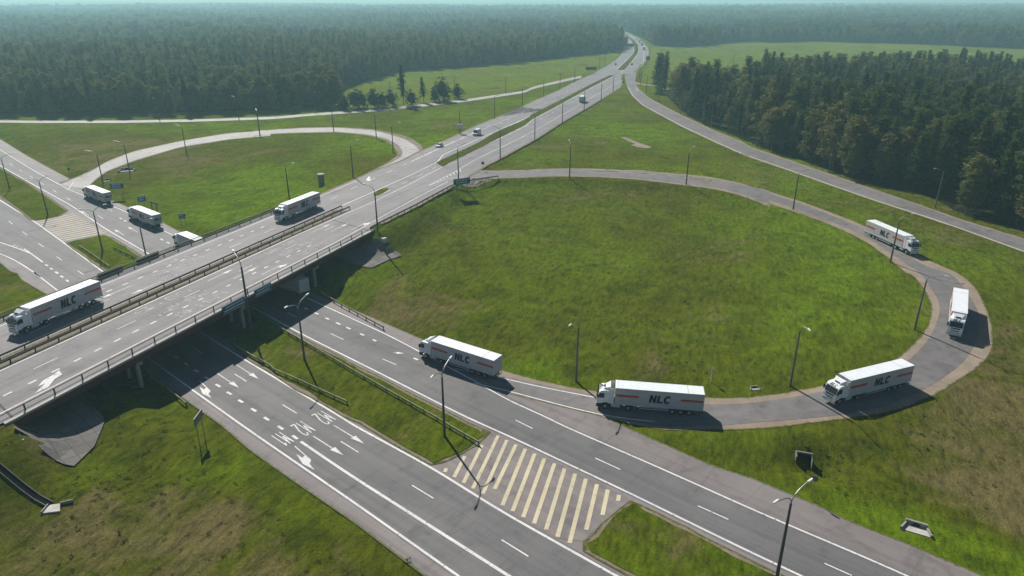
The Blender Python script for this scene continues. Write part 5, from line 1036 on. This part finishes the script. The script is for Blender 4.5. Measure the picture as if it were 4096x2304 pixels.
for xy, s, lab in (((1130, 575), 1, "far lorry driving away, nearest of three at the bend"), ((1085, 465), 1, "far lorry driving away, middle of three at the bend"), ((1030, 405), 1, "far lorry driving away, front of three at the bend"), ((800, 512), -1, "far pale lorry coming towards the gantry"), ((675, 305), -1, "far white lorry coming out of the wood"), ((418, 112), -1, "pale vehicle at the very end of the visible highway, right of two"), ((352, 85), -1, "pale vehicle at the very end of the visible highway, left of two")):
    p, h = on_hwy_px(z4(*xy), s); box_lorry(p, h, lab, dark=s > 0, group="far lorries on the highway")

# ---------------------------------------------------------------- trees
def leaf_mat(name, c0, c1, c2):
    m = mat(name, c0, .9, spec=.08); n = NT(m); g = n.n("ShaderNodeNewGeometry"); oi = n.n("ShaderNodeObjectInfo")
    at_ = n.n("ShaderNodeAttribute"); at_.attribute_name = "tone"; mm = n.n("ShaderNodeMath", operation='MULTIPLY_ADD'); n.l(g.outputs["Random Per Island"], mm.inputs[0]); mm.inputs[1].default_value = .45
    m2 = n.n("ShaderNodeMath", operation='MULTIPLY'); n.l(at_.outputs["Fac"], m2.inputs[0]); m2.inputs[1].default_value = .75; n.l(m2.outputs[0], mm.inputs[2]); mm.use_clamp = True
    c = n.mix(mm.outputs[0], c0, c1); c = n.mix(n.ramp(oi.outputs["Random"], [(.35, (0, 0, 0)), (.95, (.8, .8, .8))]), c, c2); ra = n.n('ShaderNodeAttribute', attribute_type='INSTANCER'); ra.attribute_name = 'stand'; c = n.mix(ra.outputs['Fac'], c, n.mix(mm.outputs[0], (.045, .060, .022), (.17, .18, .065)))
    n.l(c, n.b.inputs["Base Color"])
    tr = n.n("ShaderNodeBsdfTranslucent"); n.l(c, tr.inputs["Color"]); mx = n.n("ShaderNodeMixShader"); mx.inputs[0].default_value = .5
    out = [x for x in n.t.nodes if x.type == 'OUTPUT_MATERIAL'][0]; n.l(n.b.outputs[0], mx.inputs[1]); n.l(tr.outputs[0], mx.inputs[2]); n.l(mx.outputs[0], out.inputs["Surface"]); return m
LEAF_P = leaf_mat("pine_needles", (.014, .034, .011), (.080, .130, .032), (.092, .118, .030)); LEAF_B = leaf_mat("broadleaf_leaves", (.044, .056, .015), (.175, .185, .050), (.185, .172, .056)); LEAF_S = leaf_mat("shrub_leaves", (.016, .034, .012), (.034, .06, .018), (.04, .06, .02))
BARK = concrete("bark", (.08, .055, .04)); BARKB = concrete("birch_bark", (.13, .12, .11))
def crown_mesh(name, kind, seed, m, nclump, per):
    """leaf clumps spread through an uneven crown volume; every clump keeps one tone"""
    r = np.random.default_rng(seed); V = []; Fc = []; tone = []
    spruce = kind == 'pine' and seed % 5 < 2
    if kind == 'pine': z0, z1, R = r.uniform(1.5, 4.5), r.uniform(16, 19.5) + 2 * spruce, r.uniform(2.8, 3.7)
    elif kind == 'broad': z0, z1, R = r.uniform(1.2, 2.5), r.uniform(14, 17.5), r.uniform(3.3, 4.4)
    else: z0, z1, R = .3, r.uniform(5, 7), r.uniform(2, 2.6)
    ph = r.uniform(0, 6.28, 4); lean = r.normal(0, .5, 2)
    def prof(t, a):
        if spruce: b = (1 - t) ** .85 * (.7 + .3 * math.sin(t * 38)) * 1.05 + .05
        elif kind == 'pine': b = (.62 + .38 * min(1, t * 4)) * (1 - max(0, t - .25) ** 1.3 * .95) ** .9
        elif kind == 'broad': b = math.sin(math.pi * min(1, t * .84 + .15)) ** .6
        else: b = math.sin(math.pi * min(1, t * .8 + .2)) ** .6
        return R * max(.05 if spruce else .12, b) * (1 + .20 * math.sin(2 * a + ph[0] + t * 4) + .16 * math.sin(5 * a + ph[1] - t * 11) + .12 * math.sin(13 * t + ph[2]))
    for _ in range(nclump):
        t = r.uniform(0, 1) ** (.8 if kind == 'pine' else .85); a = r.uniform(0, 6.283); rad = prof(t, a) * (r.uniform(.35, 1.0) ** .5)
        c = np.array([rad * math.cos(a) + lean[0] * t, rad * math.sin(a) + lean[1] * t, z0 + (z1 - z0) * t]); s = r.uniform(.7, 1.35) * (1.05 - .35 * t if kind == 'pine' else 1.0)
        if kind == 'shrub': s *= .7
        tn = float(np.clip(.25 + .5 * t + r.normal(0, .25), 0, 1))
        for _ in range(per):
            d = r.normal(0, .5, 3) * s; d[2] *= .5; p = c + d
            n_ = r.normal(0, .8, 3); n_[2] = abs(n_[2]) + .9; n_ += np.array([math.cos(a), math.sin(a), 0]) * .6; n_ /= np.linalg.norm(n_); u = np.cross(n_, r.normal(0, 1, 3)); u /= np.linalg.norm(u); v = np.cross(n_, u); L, W_ = s * r.uniform(.28, .55), s * r.uniform(.16, .32)
            k = len(V); V += [p - u * L, p + v * W_ * .9 - u * L * .1, p + u * L, p - v * W_]; Fc.append((k, k + 1, k + 2, k + 3)); tone += [tn] * 4
    # a lumpy heart keeps the crown from being see-through
    bm = bmesh.new(); bmesh.ops.create_icosphere(bm, subdivisions=2, radius=1); bm.verts.index_update()
    k = len(V)
    for vv in bm.verts:
        t = (vv.co.z + 1) / 2; a = math.atan2(vv.co.y, vv.co.x); rr = math.hypot(vv.co.x, vv.co.y); q_ = prof(.06 + .86 * t, a) * (.58 + .14 * r.normal()) * min(1, rr * 1.6)
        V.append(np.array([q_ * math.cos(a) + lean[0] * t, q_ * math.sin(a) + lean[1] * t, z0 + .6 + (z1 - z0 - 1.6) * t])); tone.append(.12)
    Fc += [tuple(k + v.index for v in f_.verts) for f_ in bm.faces]; bm.free()
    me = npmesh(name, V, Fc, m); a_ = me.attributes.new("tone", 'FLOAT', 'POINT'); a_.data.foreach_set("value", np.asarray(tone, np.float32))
    return me, z0
def trunk_mesh(name, kind, z0, m, seed):
    r = np.random.default_rng(seed); b = MB(); top = {'pine': 17, 'broad': 14, 'shrub': 3}[kind]; r0 = {'pine': .24, 'broad': .22, 'shrub': .14}[kind]
    b.tube([(0, 0, -.5), (r.normal(0, .1), r.normal(0, .1), top * .45), (r.normal(0, .2), r.normal(0, .2), top)], [r0, r0 * .7, .04], 6)
    for _ in range(6):
        a = r.uniform(0, 6.28); z = r.uniform(max(1.0, z0 * .8), top * .85); L = r.uniform(1.2, 2.4) * (1 if kind != 'shrub' else .5); b.tube([(0, 0, z), (L * math.cos(a), L * math.sin(a), z + L * (.5 if kind != 'pine' else .1))], [.07, .02], 4)
    return b.mesh(name, m, fix=False)
KINDS = {}
for kind, nv, lm, bk, ncl, per in (('pine', 7, LEAF_P, BARK, 110, 13), ('broad', 6, LEAF_B, BARKB, 105, 13), ('shrub', 3, LEAF_S, BARK, 60, 12)):
    KINDS[kind] = []
    for k in range(nv):
        cm, z0 = crown_mesh("crown", kind, 100 + k + 31 * len(kind), lm, ncl, per); KINDS[kind].append((cm, trunk_mesh("trunk", kind, z0, bk, 50 + k)))
NAMES = dict(pine="pine_tree", broad="broadleaf_tree", shrub="bushy_tree")
_first_crown = {'pine': {}, 'broad': {}}
def tree(kind, x, y, z, s, label, group, v=None, sx=1.):
    v = random.randrange(len(KINDS[kind])) if v is None else v; cm, tm = KINDS[kind][v]
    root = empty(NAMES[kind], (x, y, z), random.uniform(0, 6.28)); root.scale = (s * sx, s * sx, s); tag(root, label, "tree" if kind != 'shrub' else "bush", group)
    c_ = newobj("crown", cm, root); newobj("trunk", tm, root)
    if kind in _first_crown: _first_crown[kind].setdefault(v, c_)
# woods, as outlines on the ground
def W(px): return at(px)[:, :2]
wr_front = W(P('T2', 1490, 800, 1530, 880, 1590, 930, 1690, 1030, 1770, 1090, 1900, 1160, 2150, 1255, 2400, 1365, 'M3', 250, 255, 500, 330, 900, 478, 1250, 575, 1650, 655, 1900, 785, 2050, 845, 2300, 895, 2571, 1010))
WOOD_R = np.concatenate([wr_front, [(330, 165), (480, 230), (480, 560), (400, 545), (259, 522), (170, 486), (139, 432), (126, 428), (108, 440), (92, 462)]])
wl_edge = W(P('T0', -400, 1065, 0, 1068, 500, 1080, 1200, 1078, 1800, 1066, 2571, 1040, 'T1', 300, 1030, 700, 1008, 835, 990, 830, 920, 815, 810, 1000, 778, 1300, 702, 1310, 672, 1650, 652, 2000, 625, 2571, 588, 'T2', 0, 588, 300, 570, 700, 527, 1050, 490, 1140, 462, 1120, 400, 1095, 340, 1068, 285, 1045, 266))
WOOD_L = np.concatenate([wl_edge, [(240, 1600), (500, 2200), (600, 5200), (-5500, 5200), (-5500, 700), (-600, 420)]])
wb_edge = W(P('T2', 1095, 272, 1200, 303, 1290, 340, 1400, 395, 1450, 430, 1500, 436, 1750, 438, 1900, 430, 2100, 406, 2300, 392, 2571, 400, 'T3', 200, 402, 350, 396, 550, 382, 1000, 401, 1500, 409, 2000, 435, 2571, 460, 2900, 475))
WOOD_B = np.concatenate([wb_edge, [(900, 800), (5500, 1500), (5500, 5200), (600, 5200), (350, 2200), (220, 1560)]])
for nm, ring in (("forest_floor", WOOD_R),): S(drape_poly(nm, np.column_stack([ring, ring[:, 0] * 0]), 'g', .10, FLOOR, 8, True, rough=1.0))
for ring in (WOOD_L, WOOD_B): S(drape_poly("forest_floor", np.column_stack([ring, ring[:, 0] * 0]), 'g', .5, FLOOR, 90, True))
# bright meadows beyond the highway
F1 = np.concatenate([W(P('T1', 840, 990, 830, 830, 1000, 790, 1300, 712, 1330, 680, 1650, 660, 2000, 633, 2571, 596, 'T2', 0, 597, 300, 578, 700, 535, 1050, 500, 1120, 500, 1060, 570, 960, 632, 850, 690, 720, 735, 600, 745, 300, 815, 0, 885, 'T1', 2571, 850, 2000, 935, 1500, 990, 1000, 1035))])
F2 = np.concatenate([W(P('T2', 1420, 440, 1500, 440, 1750, 442, 1900, 434, 2100, 410, 2300, 396, 2571, 404, 'T3', 200, 406, 550, 386, 1000, 405, 1500, 413, 2000, 439, 2571, 464)), [(480, 560), (259, 525), (170, 490), (139, 430), (101, 400)], W(P('T2', 1500, 785, 1400, 785, 1320, 775, 1350, 650, 1400, 560, 1410, 480))])
for ring in (F1, F2): S(drape_poly("meadow", np.column_stack([ring, ring[:, 0] * 0]), 'g', .08, G_FIELD, 10, True, rough=.6))

cand = []
def scatter(ring, rmin, rmax, base, grow, half_angle):
    r = rmin; out = []
    while r < rmax:
        sp = max(base, r * grow); n = int(2 * half_angle * r / sp)
        th = (np.arange(n) + rng.uniform(0, 1, n)) / n * 2 * half_angle - half_angle; rr = r + rng.uniform(-.5, .5, n) * sp
        q = np.stack([rr * np.sin(th), rr * np.cos(th)], 1); k = inside(q, ring); out.append(np.column_stack([q[k], np.full(k.sum(), sp / base)])); r += sp * .92
    return np.concatenate(out)
tr_r = scatter(WOOD_R, 165, 620, 6.2, .0, .74); tr_l = scatter(WOOD_L, 330, 4600, 6.0, .0085, .74); tr_b = scatter(WOOD_B, 560, 4600, 6.0, .0085, .74)
def cluster(q): return np.sin(q[:, 0] * .045 + 1.3 * np.sin(q[:, 1] * .03)) + np.sin(q[:, 1] * .05 + q[:, 0] * .02 + 2)
allq = np.concatenate([np.column_stack([t, np.full(len(t), k)]) for k, t in enumerate((tr_r, tr_l, tr_b))])
cl_ = cluster(allq); w_ = allq[:, 3]
pb = np.where(w_ == 0, .52 + .35 * (cl_ > .3) - .35 * (cl_ < -.4), np.where(w_ == 1, .40 + .25 * (cl_ > .4), .52 + .3 * (cl_ > .3)))
ispine = rng.uniform(0, 1, len(allq)) < pb
dist = np.hypot(allq[:, 0], allq[:, 1]); zt = zg(allq[:, :2])
rest = {}
for kind, msk in (('pine', ispine), ('broad', ~ispine)):
    ids = np.where(msk)[0]; ids = ids[np.argsort(dist[ids])]
    near, far = ids[:300], ids[300:]
    for i in near:
        wd = int(allq[i, 3]); s = (.62 + .62 * rng.uniform() ** .8) * (1.05 if kind == 'pine' else .92)
        if wd == 0 and allq[i, 1] > 325 and allq[i, 0] < 118: s *= .62
        if wd == 1: s *= .95
        if wd == 0: s *= 1.10
        where = ["in the wood behind the right slip road", "in the wood along the pale side road at the left", "in the wood beyond the bright right meadow"][wd]
        tree(kind, allq[i, 0], allq[i, 1], zt[i], s, ("dark green pine " if kind == 'pine' else "olive green broadleaf tree ") + where, "trees " + where)
    rest[kind] = far
def scatter_nodes(o, nm, sources):
    ng = bpy.data.node_groups.new(nm, 'GeometryNodeTree'); ng.interface.new_socket("Geometry", in_out='INPUT', socket_type='NodeSocketGeometry'); ng.interface.new_socket("Geometry", in_out='OUTPUT', socket_type='NodeSocketGeometry')
    N = ng.nodes; Lk = ng.links.new; gi, go = N.new("NodeGroupInput"), N.new("NodeGroupOutput"); jn = N.new("GeometryNodeJoinGeometry"); ip = N.new("GeometryNodeInstanceOnPoints")
    for c_ in sources:
        oi = N.new("GeometryNodeObjectInfo"); oi.inputs["Object"].default_value = c_; oi.inputs["As Instance"].default_value = True; oi.transform_space = 'ORIGINAL'; Lk(oi.outputs["Geometry"], jn.inputs[0])
    def att(nm, typ):
        x = N.new("GeometryNodeInputNamedAttribute"); x.data_type = typ; x.inputs["Name"].default_value = nm; return x.outputs["Attribute"]
    cmb = N.new("ShaderNodeCombineXYZ"); Lk(att("tspin", 'FLOAT'), cmb.inputs[2])
    Lk(gi.outputs[0], ip.inputs["Points"]); Lk(jn.outputs[0], ip.inputs["Instance"]); ip.inputs["Pick Instance"].default_value = True; Lk(att("tpick", 'INT'), ip.inputs["Instance Index"]); Lk(cmb.outputs[0], ip.inputs["Rotation"]); Lk(att("tscale", 'FLOAT_VECTOR'), ip.inputs["Scale"]); Lk(ip.outputs[0], go.inputs[0])
    md = o.modifiers.new("trees", 'NODES'); md.node_group = ng
# the rest of the forest: one mass per kind of tree, real crowns set on points
def forest(kind, ids, label):
    q = allq[ids]; me = bpy.data.meshes.new("forest"); me.from_pydata(np.column_stack([q[:, :2], zt[ids]]).tolist(), [], [])
    sc = .62 + .62 * rng.uniform(0, 1, len(ids)) ** .8 + .12 * np.sin(q[:, 0] * .011 + 2 * np.sin(q[:, 1] * .006)); grow = q[:, 2]; sxy = sc * np.maximum(1, grow * .95); sz = sc * np.clip(.92 + .06 * grow, .9, 1.3) * np.where(q[:, 3] == 0, 1.12, 1.0) * np.where(dist[ids] > 450, 1.0, .95)
    a = me.attributes.new("tscale", 'FLOAT_VECTOR', 'POINT'); a.data.foreach_set("vector", np.stack([sxy, sxy, sz], 1).ravel())
    a = me.attributes.new("stand", 'FLOAT', 'POINT'); a.data.foreach_set("value", (np.clip(np.sin(q[:, 0] * .017 + 2.2 * np.sin(q[:, 1] * .008)) * np.sin(q[:, 1] * .012 + 1.5 * np.sin(q[:, 0] * .007)) - .25, 0, .6) + (rng.uniform(0, 1, len(ids)) < .10) * .35).astype(np.float32))
    a = me.attributes.new("tspin", 'FLOAT', 'POINT'); a.data.foreach_set("value", rng.uniform(0, 6.28, len(ids)))
    a = me.attributes.new("tpick", 'INT', 'POINT'); a.data.foreach_set("value", rng.integers(0, len(_first_crown[kind]), len(ids)).astype(np.int32))
    o = newobj("forest", me); tag(o, label, "forest", kind="stuff")
    scatter_nodes(o, "forest_" + kind, list(_first_crown[kind].values()))
forest('pine', rest['pine'], "dark mass of pines filling the woods to the horizon"); forest('broad', rest['broad'], "olive mass of broadleaf trees mixed through the woods to the horizon")
# single trees along the side road
for n, (x, y, s, kind, lab) in enumerate(((985, 1020, 1.15, 'shrub', "dark bush at the left end of the row by the side road"), (1060, 1012, .95, 'shrub', "dark bush second from the left in the row by the side road"), (1165, 1012, 1.05, 'shrub', "dark bush left of the gap in the row by the side road"), (1240, 1005, .9, 'shrub', "small dark bush just left of the tall pine"), (1330, 1000, .95, 'shrub', "dark bush at the left foot of the tall pine"),
    (1435, 985, 1.12, 'pine', "tallest lone pine in the row by the side road"), (1520, 990, .95, 'shrub', "dark bush at the right foot of the tall pine"), (1625, 960, .78, 'pine', "lone pine right of the gap in the row by the side road"), (1735, 955, .85, 'shrub', "dark bush between the two clumps in the row"), (1810, 945, 1.45, 'shrub', "large round dark bush near the right end of the row"), (1940, 925, .9, 'shrub', "lone dark bush at the right end of the row"), (880, 1030, .8, 'shrub', "low bush at the corner of the left wood"))):
    p = at([P('T1', x, y)[0]])[0]; tree(kind, p[0], p[1], p[2], s * (1.5 if kind == 'shrub' else 1.0), lab, "bushes and pines by the side road", v=n % 3)

# ---------------------------------------------------------------- rough grass near the camera
TUFT = leaf_mat("tuft_blades", (.060, .080, .009), (.095, .115, .011), (.15, .125, .042))
r_ = np.random.default_rng(3); V = []; Fc = []
for _ in range(22):
    a = r_.uniform(0, 6.28); d0 = r_.uniform(0, .35); c_ = np.array([d0 * math.cos(a), d0 * math.sin(a), -.05]); tip = c_ + np.array([math.cos(a) * r_.uniform(.1, .35), math.sin(a) * r_.uniform(.1, .35), r_.uniform(.18, .45)]); w2 = np.array([-math.sin(a), math.cos(a), 0]) * r_.uniform(.05, .10)
    k = len(V); V += [c_ - w2, c_ + w2, tip]; Fc.append((k, k + 1, k + 2))
tuft_me = npmesh("grass_tuft", V, Fc, TUFT)
n_ = 150000; yy = 28 + (250 - 28) * rng.uniform(0, 1, n_) ** .8; xx = rng.uniform(-1, 1, n_) * (yy * .80 + 6); tq = np.stack([xx, yy], 1)
dens = .5 + .5 * np.sin(xx * .21 + 1.7 * np.sin(yy * .13)) * np.sin(yy * .19 + 1.3 * np.sin(xx * .11)); keep = rng.uniform(0, 1, n_) < np.where((yy < 95) & (xx < 0), .03 + .16 * dens ** 2, .015 + .06 * dens ** 2)
clear = np.full(n_, 1e9)
for r in OTHER + [RM]:
    for i in range(0, n_, 6000):
        _, la, al, _k = near_road(r, tq[i:i + 6000]); clear[i:i + 6000] = np.minimum(clear[i:i + 6000], np.hypot(la, np.maximum(0, np.abs(al) - 4)) - r['w'])
keep &= clear > .6; keep &= ~((tq @ PN > 17) & (tq @ PN < 105) & ((tq - O0) @ NL > -5)); keep &= ~inside(tq, WOOD_R)
tq = tq[keep]; tz = zg(tq)
tuft0 = newobj("grass_tuft", tuft_me); tuft0.location = (-12, 62, zg(np.array([[-12., 62.]]))[0]); tag(tuft0, "rough tuft of grass on the near bank", "grass", kind="stuff")
me = bpy.data.meshes.new("rough_grass"); me.from_pydata(np.column_stack([tq, tz]).tolist(), [], [])
at_ = me.attributes.new("tscale", 'FLOAT_VECTOR', 'POINT'); sc_ = rng.uniform(.25, .75, len(tq)); at_.data.foreach_set("vector", np.stack([sc_ * 1.2, sc_ * 1.2, sc_ * rng.uniform(.4, 1.0, len(tq))], 1).ravel())
at_ = me.attributes.new("tspin", 'FLOAT', 'POINT'); at_.data.foreach_set("value", rng.uniform(0, 6.28, len(tq))); at_ = me.attributes.new("tpick", 'INT', 'POINT'); at_.data.foreach_set("value", np.zeros(len(tq), np.int32))
og = newobj("rough_grass", me); tag(og, "rough grass and weeds on the banks and verges", "grass", kind="stuff"); scatter_nodes(og, "rough_grass", [tuft0])

# ---------------------------------------------------------------- haze
hz = MB().box(-14500, 14500, -200, 16500, -12, 64).mesh("haze", mat("haze_dummy", (1, 1, 1))); hz.materials.clear()
hm2 = bpy.data.materials.new("haze"); hm2.use_nodes = True; t = hm2.node_tree; t.nodes.clear(); pv = t.nodes.new("ShaderNodeVolumePrincipled"); ou = t.nodes.new("ShaderNodeOutputMaterial")
pv.inputs["Color"].default_value = (.55, .95, 1.0, 1); pv.inputs["Density"].default_value = HAZE_DENSITY; pv.inputs["Anisotropy"].default_value = .2
t.links.new(pv.outputs[0], ou.inputs["Volume"]); hz.materials.append(hm2)
o = newobj("haze", hz); o["kind"] = "stuff"; o["label"] = "pale blue green haze over the distant forest"; o["category"] = "haze"
